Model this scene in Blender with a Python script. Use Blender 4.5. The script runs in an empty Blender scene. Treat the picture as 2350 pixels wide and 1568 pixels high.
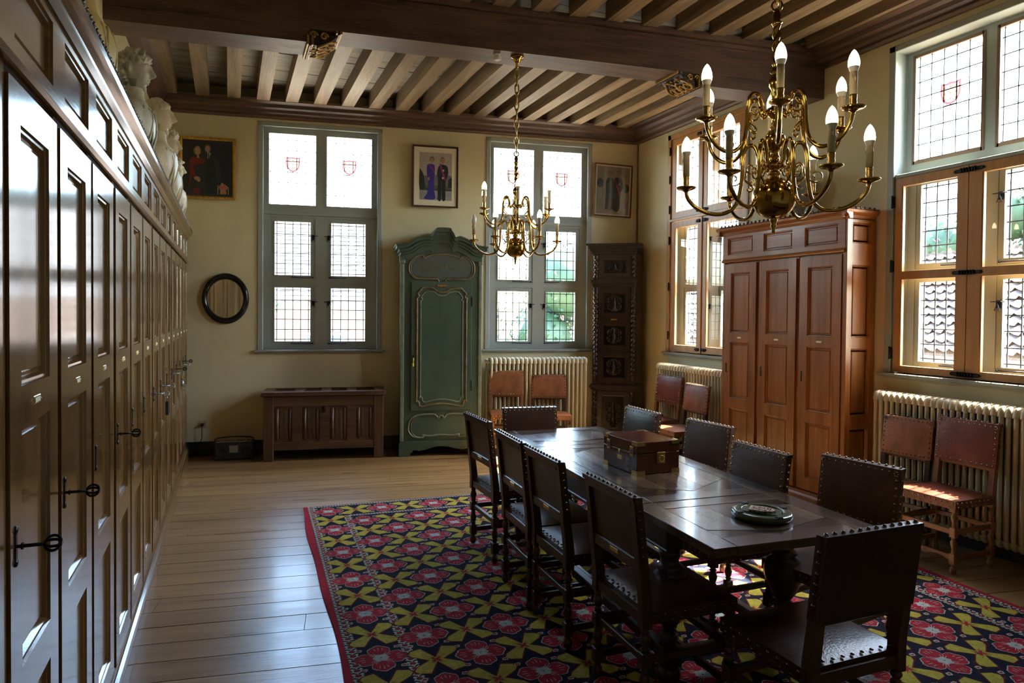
import bpy, bmesh, math, random
from mathutils import Vector, Matrix, noise
random.seed(7)
C = bpy.context.scene.collection
PI = math.pi
R = math.radians
def cos(a): return math.cos(a)
def sin(a): return math.sin(a)

# ------------------------------------------------------------------ camera
F_PX, YAW, PITCH, ROLL, CY = 1566.9927, 0.3929, -0.0186, 0.0091, 747.7098
cam_d = bpy.data.cameras.new('camera')
cam = bpy.data.objects.new('camera', cam_d)
C.objects.link(cam)
cam_d.sensor_fit = 'HORIZONTAL'
cam_d.sensor_width = 36.0
cam_d.lens = F_PX / 2350 * 36.0
cam_d.shift_y = (CY - 784.0) / 2350.0
cam_d.clip_start = 0.05
fw = Vector((sin(YAW)*cos(PITCH), cos(YAW)*cos(PITCH), sin(PITCH)))
rt = Vector((cos(YAW), -sin(YAW), 0)); up = rt.cross(fw)
rt2 = rt*cos(ROLL) + up*sin(ROLL); up2 = up*cos(ROLL) - rt*sin(ROLL)
m = Matrix((rt2, up2, -fw)).transposed().to_4x4()
m.translation = Vector((0, 0, 1.65))
cam.matrix_world = m
bpy.context.scene.camera = cam

# ------------------------------------------------------------------ view, world, sun
sc = bpy.context.scene
sc.view_settings.view_transform = 'Standard'
sc.view_settings.look = 'None'
sc.view_settings.gamma = 1.0
sc.view_settings.use_curve_mapping = False
sc.view_settings.exposure = 0.0
sc.cycles.use_denoising = True
sc.cycles.max_bounces = 10
sc.cycles.diffuse_bounces = 5
sc.cycles.glossy_bounces = 4
sc.cycles.transmission_bounces = 6
sc.cycles.transparent_max_bounces = 16
sc.cycles.sample_clamp_indirect = 6.0
sc.cycles.caustics_reflective = False
sc.cycles.caustics_refractive = False

w = bpy.data.worlds.new('sky_world'); sc.world = w
w.use_nodes = True
nt = w.node_tree; nt.nodes.clear()
sky = nt.nodes.new('ShaderNodeTexSky')
sky.sky_type = 'NISHITA'
sky.sun_disc = False
SUN_DIR = Vector((-1.0, 0.243, -1.43)).normalized()
sky.sun_elevation = math.asin(-SUN_DIR.z)
sky.sun_rotation = math.atan2(-SUN_DIR.x, -SUN_DIR.y)
sky.air_density = 1.2; sky.dust_density = 2.5; sky.ozone_density = 1.5
bg = nt.nodes.new('ShaderNodeBackground')
bg.inputs['Strength'].default_value = 6.0
out = nt.nodes.new('ShaderNodeOutputWorld')
nt.links.new(sky.outputs[0], bg.inputs['Color'])
nt.links.new(bg.outputs[0], out.inputs['Surface'])

sd = bpy.data.lights.new('sun', 'SUN'); sd.energy = 140.0; sd.angle = R(0.6); sd.color = (1.0, 0.93, 0.82)
sun = bpy.data.objects.new('sun', sd); C.objects.link(sun)
sun.rotation_euler = SUN_DIR.to_track_quat('-Z', 'Y').to_euler()
sun.location = (12, 0, 14)

# ------------------------------------------------------------------ room numbers
XR, XL = 4.90, -0.78
AL = -0.1593
XC = -0.4058                       # foot line of the left cabinets
def yb(x): return 8.3981 + math.tan(AL) * x
OB = Vector((XC, yb(XC), 0))
TB = Vector((cos(AL), sin(AL), 0)); NB = Vector((-sin(AL), cos(AL), 0))
def WB(s, off=0.0, z=0.0): return OB + TB*s - NB*off + Vector((0, 0, z))
YF = -1.3                          # wall behind the camera
ZC = 3.846                         # underside of the cornice
ZJ = 4.0                           # underside of the joists
ZB = 4.17                          # underside of the boards

# ------------------------------------------------------------------ portals: sample daylight at the openings
def portal(name, loc, rz, sx, sz):
    d = bpy.data.lights.new(name, 'AREA'); d.shape = 'RECTANGLE'; d.size = sx; d.size_y = sz
    d.cycles.is_portal = True
    o = bpy.data.objects.new(name, d); C.objects.link(o)
    o.location = loc
    # light's -Z must face into the room (local -y of the wall frame)
    o.rotation_euler = (Matrix.Rotation(rz, 4, 'Z') @ Matrix.Rotation(R(-90), 4, 'X')).to_euler()
    return o
WIN_H0, WIN_H1 = 1.20, 3.80

# ------------------------------------------------------------------ mesh helpers
class MB:
    def __init__(s):
        s.v = []; s.f = []; s.mi = []; s.sm = []
    def add(s, verts, faces, mi=0, smooth=False, M=None):
        o = len(s.v)
        if M is not None: verts = [M @ Vector(p) for p in verts]
        s.v.extend([tuple(p) for p in verts])
        for f in faces:
            s.f.append([i+o for i in f]); s.mi.append(mi); s.sm.append(smooth)
        return s
    def box(s, a, b, mi=0, M=None, bev=0.0):
        x0, y0, z0 = a; x1, y1, z1 = b
        if x0 > x1: x0, x1 = x1, x0
        if y0 > y1: y0, y1 = y1, y0
        if z0 > z1: z0, z1 = z1, z0
        e = min(bev, (x1-x0)*.45, (y1-y0)*.45, (z1-z0)*.45)
        if e <= 0:
            vs = [(x0,y0,z0),(x1,y0,z0),(x1,y1,z0),(x0,y1,z0),(x0,y0,z1),(x1,y0,z1),(x1,y1,z1),(x0,y1,z1)]
            fs = [(0,3,2,1),(4,5,6,7),(0,1,5,4),(1,2,6,5),(2,3,7,6),(3,0,4,7)]
            return s.add(vs, fs, mi, False, M)
        bm = bmesh.new()
        bmesh.ops.create_cube(bm, size=1)
        for v in bm.verts:
            v.co = Vector(((x0+x1)/2 + v.co.x*(x1-x0), (y0+y1)/2 + v.co.y*(y1-y0), (z0+z1)/2 + v.co.z*(z1-z0)))
        bmesh.ops.bevel(bm, geom=bm.edges[:], offset=e, segments=1, affect='EDGES')
        bm.verts.index_update()
        vs = [tuple(v.co) for v in bm.verts]; fs = [[v.index for v in f.verts] for f in bm.faces]
        bm.free()
        return s.add(vs, fs, mi, False, M)
    def prism(s, pts, a, b, axis='y', mi=0, M=None, smooth=False):
        """pts in the plane across axis; for 'y': (x,z); 'x': (y,z); 'z': (x,y)"""
        n = len(pts)
        def mk(p, t):
            if axis == 'y': return (p[0], t, p[1])
            if axis == 'x': return (t, p[0], p[1])
            return (p[0], p[1], t)
        vs = [mk(p, a) for p in pts] + [mk(p, b) for p in pts]
        s.add(vs, [(i, (i+1) % n, n+(i+1) % n, n+i) for i in range(n)], mi, smooth, M)
        s.add(vs, [list(range(n))[::-1], list(range(n, 2*n))], mi, False, M)
        return s
    def lathe(s, prof, seg=16, mi=0, M=None, smooth=True, cap=True):
        vs = []; fs = []
        for r, z in prof:
            for k in range(seg):
                a = 2*PI*k/seg; vs.append((r*cos(a), r*sin(a), z))
        for i in range(len(prof)-1):
            for k in range(seg):
                k2 = (k+1) % seg
                fs.append((i*seg+k, i*seg+k2, (i+1)*seg+k2, (i+1)*seg+k))
        s.add(vs, fs, mi, smooth, M)
        if cap:
            o = len(s.v) - len(vs)
            if prof[0][0] > 1e-5: s.f.append([o+k for k in range(seg)][::-1]); s.mi.append(mi); s.sm.append(False)
            if prof[-1][0] > 1e-5: s.f.append([o+(len(prof)-1)*seg+k for k in range(seg)]); s.mi.append(mi); s.sm.append(False)
        return s
    def tube(s, path, r, seg=8, mi=0, M=None, closed=False, flat=1.0, smooth=True):
        P = [Vector(p) for p in path]; n = len(P)
        rr = r if isinstance(r, (list, tuple)) else [r]*n
        vs = []; fs = []
        t0 = None; up_ = None
        for i in range(n):
            if closed: t = (P[(i+1) % n] - P[i-1])
            else: t = P[min(i+1, n-1)] - P[max(i-1, 0)]
            if t.length < 1e-9: t = Vector((0, 0, 1))
            t.normalize()
            if up_ is None:
                a = Vector((0, 0, 1)) if abs(t.z) < .9 else Vector((1, 0, 0))
                up_ = (a - t*a.dot(t)).normalized()
            else:
                up_ = (up_ - t*up_.dot(t))
                up_ = up_.normalized() if up_.length > 1e-6 else Vector((1, 0, 0))
            b = t.cross(up_)
            for k in range(seg):
                a = 2*PI*k/seg
                vs.append(P[i] + up_*cos(a)*rr[i]*flat + b*sin(a)*rr[i])
        lim = n if closed else n-1
        for i in range(lim):
            j = (i+1) % n
            for k in range(seg):
                k2 = (k+1) % seg
                fs.append((i*seg+k, i*seg+k2, j*seg+k2, j*seg+k))
        s.add(vs, fs, mi, smooth, M)
        if not closed:
            o = len(s.v) - len(vs)
            s.f.append([o+k for k in range(seg)][::-1]); s.mi.append(mi); s.sm.append(False)
            s.f.append([o+(n-1)*seg+k for k in range(seg)]); s.mi.append(mi); s.sm.append(False)
        return s
    def dome(s, p, nrm, r, h=None, seg=7, mi=0, M=None):
        h = h or r*.7
        q = Vector(nrm).to_track_quat('Z', 'Y').to_matrix().to_4x4(); q.translation = Vector(p)
        MM = (M @ q) if M is not None else q
        return s.lathe([(r, 0), (r*.86, h*.5), (r*.5, h*.88), (0.0001, h)], seg, mi, MM, True, False)
    def ball(s, p, r, seg=14, rings=9, mi=0, M=None, sx=1, sy=1, sz=1):
        pr = []
        for i in range(rings+1):
            a = -PI/2 + PI*i/rings; pr.append((max(r*cos(a), 1e-5), r*sin(a)))
        q = Matrix.Translation(Vector(p)) @ Matrix.Diagonal((sx, sy, sz, 1))
        return s.lathe(pr, seg, mi, (M @ q) if M is not None else q, True, False)
    def poly(s, pts, mi=0, M=None):
        return s.add(pts, [list(range(len(pts)))], mi, False, M)
    def twist(s, r, z0, z1, pitch, lobes=2, depth=.28, seg=14, steps=None, mi=0, M=None):
        L = z1 - z0; n = steps or max(6, int(L/pitch*14))
        vs = []; fs = []
        for i in range(n+1):
            z = z0 + L*i/n; e = min(1, (i+.6)*6/n, (n-i+.6)*6/n)
            for k in range(seg):
                a = 2*PI*k/seg
                q = r*(1 - depth*e*(.5 - .5*cos(lobes*(a - 2*PI*z/(pitch*lobes)))))
                vs.append((q*cos(a), q*sin(a), z))
        for i in range(n):
            for k in range(seg):
                k2 = (k+1) % seg
                fs.append((i*seg+k, i*seg+k2, (i+1)*seg+k2, (i+1)*seg+k))
        return s.add(vs, fs, mi, True, M)
    def build(s, name, mats, parent=None, loc=None):
        me = bpy.data.meshes.new(name)
        me.from_pydata(s.v, [], s.f)
        if not isinstance(mats, (list, tuple)): mats = [mats]
        for m_ in mats: me.materials.append(m_)
        me.polygons.foreach_set('material_index', s.mi)
        me.polygons.foreach_set('use_smooth', s.sm)
        me.validate(); me.update()
        o = bpy.data.objects.new(name, me)
        C.objects.link(o)
        if parent is not None: o.parent = parent
        if loc is not None: o.location = loc
        return o

def tag(o, label=None, cat=None, group=None, kind=None):
    if label: o['label'] = label
    if cat: o['category'] = cat
    if group: o['group'] = group
    if kind: o['kind'] = kind
    return o
def empty(name, loc=(0, 0, 0), rz=0.0, label=None, cat=None, group=None, kind=None):
    o = bpy.data.objects.new(name, None); C.objects.link(o)
    o.empty_display_size = .1
    o.location = loc; o.rotation_euler = (0, 0, rz)
    return tag(o, label, cat, group, kind)
def copy_tree(o, parent=None, link=True):
    c = o.copy(); C.objects.link(c)
    if parent is not None:
        c.parent = parent
    for ch in list(o.children): copy_tree(ch, c)
    return c
def T(x=0, y=0, z=0): return Matrix.Translation((x, y, z))
def RZ(a): return Matrix.Rotation(a, 4, 'Z')
def RX(a): return Matrix.Rotation(a, 4, 'X')
def RY(a): return Matrix.Rotation(a, 4, 'Y')
def catmull(pts, n=6, closed=False):
    P = [Vector(p) for p in pts]; N = len(P); o = []
    rng = range(N) if closed else range(N-1)
    for i in rng:
        if closed: a, b, c, d = P[i-1], P[i], P[(i+1) % N], P[(i+2) % N]
        else: a, b, c, d = P[max(i-1, 0)], P[i], P[i+1], P[min(i+2, N-1)]
        for k in range(n):
            t = k/n
            o.append(.5*((2*b) + (c-a)*t + (2*a-5*b+4*c-d)*t*t + (3*b-3*c+d-a)*t**3))
    if not closed: o.append(P[-1])
    return o

# ------------------------------------------------------------------ materials
def mat(name):
    m_ = bpy.data.materials.new(name); m_.use_nodes = True
    return m_, m_.node_tree, m_.node_tree.nodes['Principled BSDF']
def simple(name, col, rough=.5, metal=0.0, var=0.0, nscale=8.0, bump=0.0, bscale=60.0, coat=0.0, stretch=(1, 1, 1), emis=None, estr=0.0, spec=None, col2=None, detail=4, rvar=0.0):
    m_, t, b = mat(name)
    b.inputs['Roughness'].default_value = rough
    b.inputs['Metallic'].default_value = metal
    if coat: b.inputs['Coat Weight'].default_value = coat; b.inputs['Coat Roughness'].default_value = .12
    if spec is not None: b.inputs['Specular IOR Level'].default_value = spec
    if emis: b.inputs['Emission Color'].default_value = (*emis, 1); b.inputs['Emission Strength'].default_value = estr
    b.inputs['Base Color'].default_value = (*col, 1)
    if var or bump or col2 or rvar:
        tc = t.nodes.new('ShaderNodeTexCoord'); mp = t.nodes.new('ShaderNodeMapping')
        mp.inputs['Scale'].default_value = stretch
        t.links.new(tc.outputs['Object'], mp.inputs['Vector'])
        n = t.nodes.new('ShaderNodeTexNoise'); n.inputs['Scale'].default_value = nscale; n.inputs['Detail'].default_value = detail
        t.links.new(mp.outputs[0], n.inputs['Vector'])
        if var or col2:
            r_ = t.nodes.new('ShaderNodeValToRGB')
            c2 = col2 or tuple(max(0, c*(1-var)) for c in col)
            c1 = tuple(min(1, c*(1+var*.6)) for c in col) if not col2 else col
            r_.color_ramp.elements[0].color = (*c2, 1); r_.color_ramp.elements[0].position = .3
            r_.color_ramp.elements[1].color = (*c1, 1); r_.color_ramp.elements[1].position = .7
            t.links.new(n.outputs['Fac'], r_.inputs['Fac']); t.links.new(r_.outputs[0], b.inputs['Base Color'])
        if rvar:
            mr = t.nodes.new('ShaderNodeMapRange'); mr.inputs[3].default_value = max(.02, rough-rvar); mr.inputs[4].default_value = rough+rvar
            t.links.new(n.outputs['Fac'], mr.inputs[0]); t.links.new(mr.outputs[0], b.inputs['Roughness'])
        if bump:
            n2 = t.nodes.new('ShaderNodeTexNoise'); n2.inputs['Scale'].default_value = bscale; n2.inputs['Detail'].default_value = 3
            t.links.new(mp.outputs[0], n2.inputs['Vector'])
            bp = t.nodes.new('ShaderNodeBump'); bp.inputs['Strength'].default_value = bump; bp.inputs['Distance'].default_value = .01
            t.links.new(n2.outputs['Fac'], bp.inputs['Height']); t.links.new(bp.outputs[0], b.inputs['Normal'])
    return m_
def wood(name, c1, c2, axis='z', rough=.35, coat=0.0, scale=1.0, bump=.08, rvar=.06, spec=.5):
    """grain runs along axis"""
    st = {'x': (.08, 1, 1), 'y': (1, .08, 1), 'z': (1, 1, .08)}[axis]
    m_, t, b = mat(name)
    tc = t.nodes.new('ShaderNodeTexCoord'); mp = t.nodes.new('ShaderNodeMapping')
    mp.inputs['Scale'].default_value = tuple(s_*scale for s_ in st)
    t.links.new(tc.outputs['Object'], mp.inputs['Vector'])
    n = t.nodes.new('ShaderNodeTexNoise'); n.inputs['Scale'].default_value = 14; n.inputs['Detail'].default_value = 6; n.inputs['Distortion'].default_value = .6
    n2 = t.nodes.new('ShaderNodeTexNoise'); n2.inputs['Scale'].default_value = 90; n2.inputs['Detail'].default_value = 2
    for q in (n, n2): t.links.new(mp.outputs[0], q.inputs['Vector'])
    mx = t.nodes.new('ShaderNodeMath'); mx.operation = 'MULTIPLY_ADD'; mx.inputs[1].default_value = .3
    t.links.new(n2.outputs['Fac'], mx.inputs[0]); t.links.new(n.outputs['Fac'], mx.inputs[2])
    r_ = t.nodes.new('ShaderNodeValToRGB')
    r_.color_ramp.elements[0].color = (*c2, 1); r_.color_ramp.elements[0].position = .45
    r_.color_ramp.elements[1].color = (*c1, 1); r_.color_ramp.elements[1].position = .82
    t.links.new(mx.outputs[0], r_.inputs['Fac']); t.links.new(r_.outputs[0], b.inputs['Base Color'])
    mr = t.nodes.new('ShaderNodeMapRange'); mr.inputs[3].default_value = max(.02, rough-rvar); mr.inputs[4].default_value = rough+rvar
    t.links.new(n.outputs['Fac'], mr.inputs[0]); t.links.new(mr.outputs[0], b.inputs['Roughness'])
    bp = t.nodes.new('ShaderNodeBump'); bp.inputs['Strength'].default_value = bump; bp.inputs['Distance'].default_value = .01
    t.links.new(n2.outputs['Fac'], bp.inputs['Height']); t.links.new(bp.outputs[0], b.inputs['Normal'])
    b.inputs['Specular IOR Level'].default_value = spec
    if coat: b.inputs['Coat Weight'].default_value = coat; b.inputs['Coat Roughness'].default_value = .1
    return m_
def glass(name, tint=(1, 1, 1), refl=.9):
    m_ = bpy.data.materials.new(name); m_.use_nodes = True
    t = m_.node_tree; t.nodes.clear()
    o = t.nodes.new('ShaderNodeOutputMaterial'); tr = t.nodes.new('ShaderNodeBsdfTransparent'); g = t.nodes.new('ShaderNodeBsdfGlossy')
    tr.inputs[0].default_value = (*tint, 1); g.inputs['Roughness'].default_value = .02; g.inputs[0].default_value = (refl, refl, refl, 1)
    fr = t.nodes.new('ShaderNodeFresnel'); fr.inputs[0].default_value = 1.45
    mx = t.nodes.new('ShaderNodeMixShader')
    t.links.new(fr.outputs[0], mx.inputs[0]); t.links.new(tr.outputs[0], mx.inputs[1]); t.links.new(g.outputs[0], mx.inputs[2])
    t.links.new(mx.outputs[0], o.inputs[0])
    return m_

M_ = {}
M_['wall'] = simple('cream_plaster', (.76, .68, .44), .85, var=.10, nscale=1.2, bump=.12, bscale=25)
M_['paint'] = simple('grey_green_paint', (.36, .41, .39), .4, var=.06, nscale=3, bump=.04, bscale=90)
M_['bead'] = simple('brown_bead_paint', (.20, .13, .085), .45)
M_['sill'] = simple('sill_paint', (.30, .31, .28), .3, var=.05)
for ax in 'xyz':
    M_['ceil_'+ax] = wood('old_oak_joist_'+ax, (.29, .205, .115), (.13, .085, .045), ax, .55, bump=.25)
    M_['beam_'+ax] = wood('dark_beam_oak_'+ax, (.125, .066, .042), (.050, .025, .017), ax, .5, bump=.25)
    M_['cab_'+ax] = wood('varnished_oak_'+ax, (.20, .105, .036), (.10, .050, .017), ax, .17, coat=.5, bump=.03, rvar=.04)
    M_['ward_'+ax] = wood('wardrobe_oak_'+ax, (.37, .125, .024), (.21, .064, .011), ax, .3, coat=.15, bump=.05)
    M_['chest_'+ax] = wood('chest_oak_'+ax, (.105, .046, .021), (.045, .019, .010), ax, .42, bump=.2)
    M_['chair_'+ax] = wood('chair_walnut_'+ax, (.062, .028, .013), (.026, .011, .006), ax, .3, bump=.08)
    M_['chairl_'+ax] = wood('chair_light_oak_'+ax, (.28, .115, .040), (.15, .056, .018), ax, .35, bump=.08)
    M_['table_'+ax] = wood('table_oak_'+ax, (.088, .054, .030), (.040, .024, .015), ax, .22, coat=.45, bump=.07, rvar=.07)
    M_['wcas_'+ax] = wood('casement_oak_'+ax, (.56, .31, .12), (.42, .21, .075), ax, .4, bump=.05)
M_['table_d'] = wood('table_oak_diagonal', (.050, .031, .019), (.022, .013, .009), 'x', .16, coat=.3, bump=.07)
M_['table_dark'] = wood('table_underframe', (.045, .022, .012), (.02, .010, .006), 'z', .35)
M_['board'] = wood('ceiling_board', (.40, .37, .30), (.24, .20, .15), 'x', .7, bump=.2)
M_['black'] = simple('black_paint', (.012, .012, .014), .35)
M_['iron'] = simple('black_iron', (.015, .016, .02), .35, metal=.6, bump=.2, bscale=120)
M_['lead'] = simple('lead_came', (.035, .035, .04), .6, metal=.3)
M_['brass'] = simple('polished_brass', (.46, .29, .075), .13, metal=1.0, var=.25, nscale=9, rvar=.06)
M_['brass2'] = simple('old_brass', (.55, .38, .13), .3, metal=1.0)
M_['gold'] = simple('gilding', (.36, .21, .04), .4, metal=.5, var=.35, nscale=30, bump=.3, bscale=80)
M_['gilt_frame'] = simple('bright_gilt_frame', (.62, .36, .06), .35, metal=.5, var=.3, nscale=30)
M_['wax'] = simple('candle_sleeve', (.62, .52, .33), .5, var=.2, nscale=20)
M_['leather_d'] = simple('dark_brown_leather', (.050, .020, .013), .33, var=.3, nscale=5, bump=.12, bscale=100, rvar=.06, spec=.4)
M_['leather_r'] = simple('red_brown_leather', (.17, .040, .022), .32, var=.35, nscale=5, bump=.14, bscale=100, rvar=.1)
M_['leather_t'] = simple('tan_leather', (.26, .095, .035), .38, var=.45, nscale=6, bump=.3, bscale=100, rvar=.1)
M_['leather_g'] = simple('worn_grey_brown_leather', (.105, .050, .030), .45, var=.3, nscale=7, bump=.10, bscale=90, rvar=.05, spec=.35)
M_['nail'] = simple('nail_head', (.30, .22, .14), .25, metal=1.0)
M_['nail_d'] = simple('dark_nail_head', (.12, .10, .09), .22, metal=1.0)
M_['rad'] = simple('radiator_enamel', (.66, .58, .38), .35, var=.08, nscale=2)
M_['plasterb'] = simple('bust_plaster', (.62, .56, .42), .55, var=.18, nscale=9, bump=.25, bscale=30)
M_['plasterg'] = simple('grey_stone_bust', (.36, .34, .28), .5, var=.25, nscale=8, bump=.25, bscale=30)
M_['plastery'] = simple('yellowed_plaster_bust', (.60, .46, .20), .45, var=.25, nscale=5, bump=.25, bscale=30)
M_['green'] = simple('green_armoire_paint', (.055, .095, .062), .38, var=.35, nscale=3.5, bump=.12, bscale=60, stretch=(1, 1, .35), col2=(.036, .064, .050), rvar=.08)
M_['green_l'] = simple('pale_green_edge_paint', (.15, .19, .14), .4, var=.4, nscale=9)
M_['gilt_edge'] = simple('rubbed_gilt_moulding', (.17, .125, .065), .4, metal=.3, var=.5, nscale=14)
M_['blue_panel'] = simple('blue_green_panel', (.055, .085, .090), .4, var=.5, nscale=5, col2=(.075, .078, .05))
M_['dark'] = wood('ebonised_oak', (.034, .015, .012), (.013, .006, .005), 'z', .3, bump=.15)
M_['dark2'] = simple('carved_dark_oak', (.024, .013, .010), .35, var=.5, nscale=25, bump=.9, bscale=45)
M_['mahog'] = wood('mahogany', (.10, .028, .016), (.045, .012, .009), 'x', .18, coat=.5, bump=.02)
M_['ash'] = simple('green_ceramic', (.055, .085, .045), .2, var=.3, nscale=15, coat=.4)
M_['relief'] = simple('bronze_relief', (.26, .16, .11), .35, metal=.7, var=.6, nscale=60, bump=1.0, bscale=90)
M_['mirror'] = simple('mirror_silver', (.75, .72, .66), .04, metal=1.0)
M_['plastic'] = simple('black_plastic', (.018, .019, .021), .4)
M_['chrome'] = simple('grey_metal', (.35, .35, .36), .3, metal=.9)
M_['white'] = simple('white_plastic', (.75, .74, .70), .4)
M_['mount'] = simple('cream_mount_card', (.86, .81, .62), .7)
M_['frame_d'] = simple('dark_mahogany_frame', (.055, .016, .012), .3)
M_['glass'] = glass('clear_glass')
M_['glass_old'] = glass('old_leaded_glass', (.93, .97, .95), .7)
def em(name, col, s):
    m_ = bpy.data.materials.new(name); m_.use_nodes = True
    t = m_.node_tree; t.nodes.clear()
    o = t.nodes.new('ShaderNodeOutputMaterial'); e = t.nodes.new('ShaderNodeEmission'); e.inputs[0].default_value = (*col, 1); e.inputs[1].default_value = s
    t.links.new(e.outputs[0], o.inputs[0]); return m_
M_['bulb'] = em('lit_bulb', (1.0, .78, .48), 26.0)
M_['bulb_off'] = simple('unlit_bulb', (.75, .78, .80), .2, spec=.8)

# ================================================================== ROOM SHELL
WT = .34
def grid_slab(mb, x0, x1, z0, z1, holes, y0, y1, mi=0, M=None):
    xs = sorted(set([x0, x1] + [h_[0] for h_ in holes] + [h_[1] for h_ in holes]))
    zs = sorted(set([z0, z1] + [h_[2] for h_ in holes] + [h_[3] for h_ in holes]))
    xs = [a for a in xs if x0 <= a <= x1]; zs = [a for a in zs if z0 <= a <= z1]
    nx, nz = len(xs)-1, len(zs)-1
    sol = [[not any(h_[0]-1e-6 <= (xs[i]+xs[i+1])/2 <= h_[1]+1e-6 and h_[2]-1e-6 <= (zs[j]+zs[j+1])/2 <= h_[3]+1e-6 for h_ in holes) for j in range(nz)] for i in range(nx)]
    S = lambda i, j: 0 <= i < nx and 0 <= j < nz and sol[i][j]
    for i in range(nx):
        for j in range(nz):
            if not sol[i][j]: continue
            a, b, c, d = xs[i], xs[i+1], zs[j], zs[j+1]
            mb.add([(a,y0,c),(b,y0,c),(b,y0,d),(a,y0,d)], [(0,1,2,3)], mi, False, M)
            mb.add([(a,y1,c),(b,y1,c),(b,y1,d),(a,y1,d)], [(3,2,1,0)], mi, False, M)
            if not S(i-1, j): mb.add([(a,y0,c),(a,y1,c),(a,y1,d),(a,y0,d)], [(3,2,1,0)], mi, False, M)
            if not S(i+1, j): mb.add([(b,y0,c),(b,y1,c),(b,y1,d),(b,y0,d)], [(0,1,2,3)], mi, False, M)
            if not S(i, j-1): mb.add([(a,y0,c),(b,y0,c),(b,y1,c),(a,y1,c)], [(3,2,1,0)], mi, False, M)
            if not S(i, j+1): mb.add([(a,y0,d),(b,y0,d),(b,y1,d),(a,y1,d)], [(0,1,2,3)], mi, False, M)

# floor boards run parallel to the window wall
mb = MB()
bw = .19; nb_ = 62
random.seed(3)
for i in range(nb_):
    o0 = i*bw; o1 = o0 + bw - .006
    a = -.6 ; segs = []
    x = -.7 + random.uniform(0, 1.5)
    cuts = [-1.0]
    while x < 8.0:
        cuts.append(x); x += random.uniform(2.0, 3.6)
    cuts.append(8.2)
    for c0, c1 in zip(cuts[:-1], cuts[1:]):
        if c1 <= c0 + .01: continue
        zj = random.uniform(-.0008, .0008)
        mb.box((c0, -o1+.3, -.03), (c1-.003, -o0+.3, zj), random.choice((0, 0, 1, 2)))
fl_mats = [wood('floor_board_%d' % k, c1, c2, 'x', .30, coat=.10, bump=.10, rvar=.08, scale=.8) for k, (c1, c2) in enumerate((((.33,.20,.085),(.21,.12,.05)),((.38,.235,.10),(.24,.14,.058)),((.29,.175,.075),(.18,.10,.042))))]
floor = tag(mb.build('floor', fl_mats), kind='structure')
floor.location = OB; floor.rotation_euler = (0, 0, AL)
mb = MB(); mb.box((XL-.4, YF-.3, -.06), (XR+.4, 9.2, -.032)); sub = mb.build('subfloor', M_['black'], None); tag(sub, kind='structure'); sub.name = 'floor_base'

WO = [(.73, 2.10), (3.38, 4.735)]
mb = MB()
grid_slab(mb, -.55, 5.75, 0, 4.3, [(a, b, 1.20, 3.815) for a, b in WO], 0, WT)
wb_ = tag(mb.build('wall_back', M_['wall']), kind='structure'); wb_.location = OB; wb_.rotation_euler = (0, 0, AL)
mb = MB()
RO = [(-6.92, -5.55), (-3.93, -2.56)]
grid_slab(mb, -yb(XR)-.3, -YF+.2, 0, 4.3, [(a, b, 1.20, 3.80) for a, b in RO], 0, WT)
wr_ = tag(mb.build('wall_right', M_['wall']), kind='structure'); wr_.location = (XR, 0, 0); wr_.rotation_euler = (0, 0, R(-90))
mb = MB(); mb.box((XL-.2, YF-.2, 0), (XL, yb(XL)+.3, 4.3)); tag(mb.build('wall_left', M_['wall']), kind='structure')
mb = MB(); mb.box((XL-.2, YF-.2, 0), (XR+.3, YF, 4.3)); tag(mb.build('wall_front', M_['wall']), kind='structure')
# base boards
mb = MB(); mb.box((-.37, -.018, 0), (5.36, -.001, .16)); mb.box((-.37, -.024, .145), (5.36, -.001, .165))
bb = tag(mb.build('baseboard_back', M_['black']), kind='structure'); bb.location = OB; bb.rotation_euler = (0, 0, AL)
mb = MB(); mb.box((XR-.018, YF, 0), (XR-.001, yb(XR)-.03, .16)); tag(mb.build('baseboard_right', M_['black']), kind='structure')

# ceiling: boards, joists, main beams, cornices
mb = MB()
random.seed(11)
y = YF-.1
while y < 9.0:
    wd = .17
    mb.box((XL-.1, y, ZB+random.uniform(0, .006)), (XR+.2, y+wd-.006, ZB+.05)); y += wd
mb.box((XL-.15, YF-.15, ZB+.051), (XR+.3, 9.1, ZB+.09))
ceiling = tag(mb.build('ceiling', M_['board']), kind='structure')
def beam_line(y_at_left, y_at_right, width, z0, z1, name, mats):
    mb = MB(); a = (y_at_right-y_at_left)/(4.9+.41)
    f = lambda x: y_at_left + a*(x+.41)
    xs = (XL, XR)
    pts = [(xs[0], f(xs[0])), (xs[1], f(xs[1])), (xs[1], f(xs[1])+width), (xs[0], f(xs[0])+width)]
    mb.prism(pts, z0, z1, 'z')
    # roll moulding along both upper edges
    for zz, pr in ((z1-.10, .02), (z1-.06, .045), (z1-.03, .03)):
        mb.prism([(xs[0], f(xs[0])-pr), (xs[1], f(xs[1])-pr), (xs[1], f(xs[1])+width+pr), (xs[0], f(xs[0])+width+pr)], zz, zz+.032, 'z')
    o = mb.build(name, mats, ceiling); return o, f
BW = .285
beam1, fb1 = beam_line(5.235, 4.60, BW, 3.68, 4.02, 'main_beam', M_['beam_x'])
beam2, fb2 = beam_line(2.05, 1.55, BW, 3.68, 4.02, 'main_beam', M_['beam_x'])
def joist(x0, ya, yb_, wdt=.135):
    mb = MB(); mb.box((x0, ya, ZJ), (x0+wdt, yb_, ZB+.02)); return mb.build('joist', M_['ceil_y'], ceiling)
for n in range(18):
    s_ = .07 + .3055*n if n < 1 else .39 + .3055*(n-1)
    x = XC + s_*cos(AL)
    if x > XR-.12: continue
    joist(x, fb1(x)+BW+.02, yb(x)-.06)
joist(-.66, fb1(-.6)+BW+.02, yb(-.6)-.1)
k = 0
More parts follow.
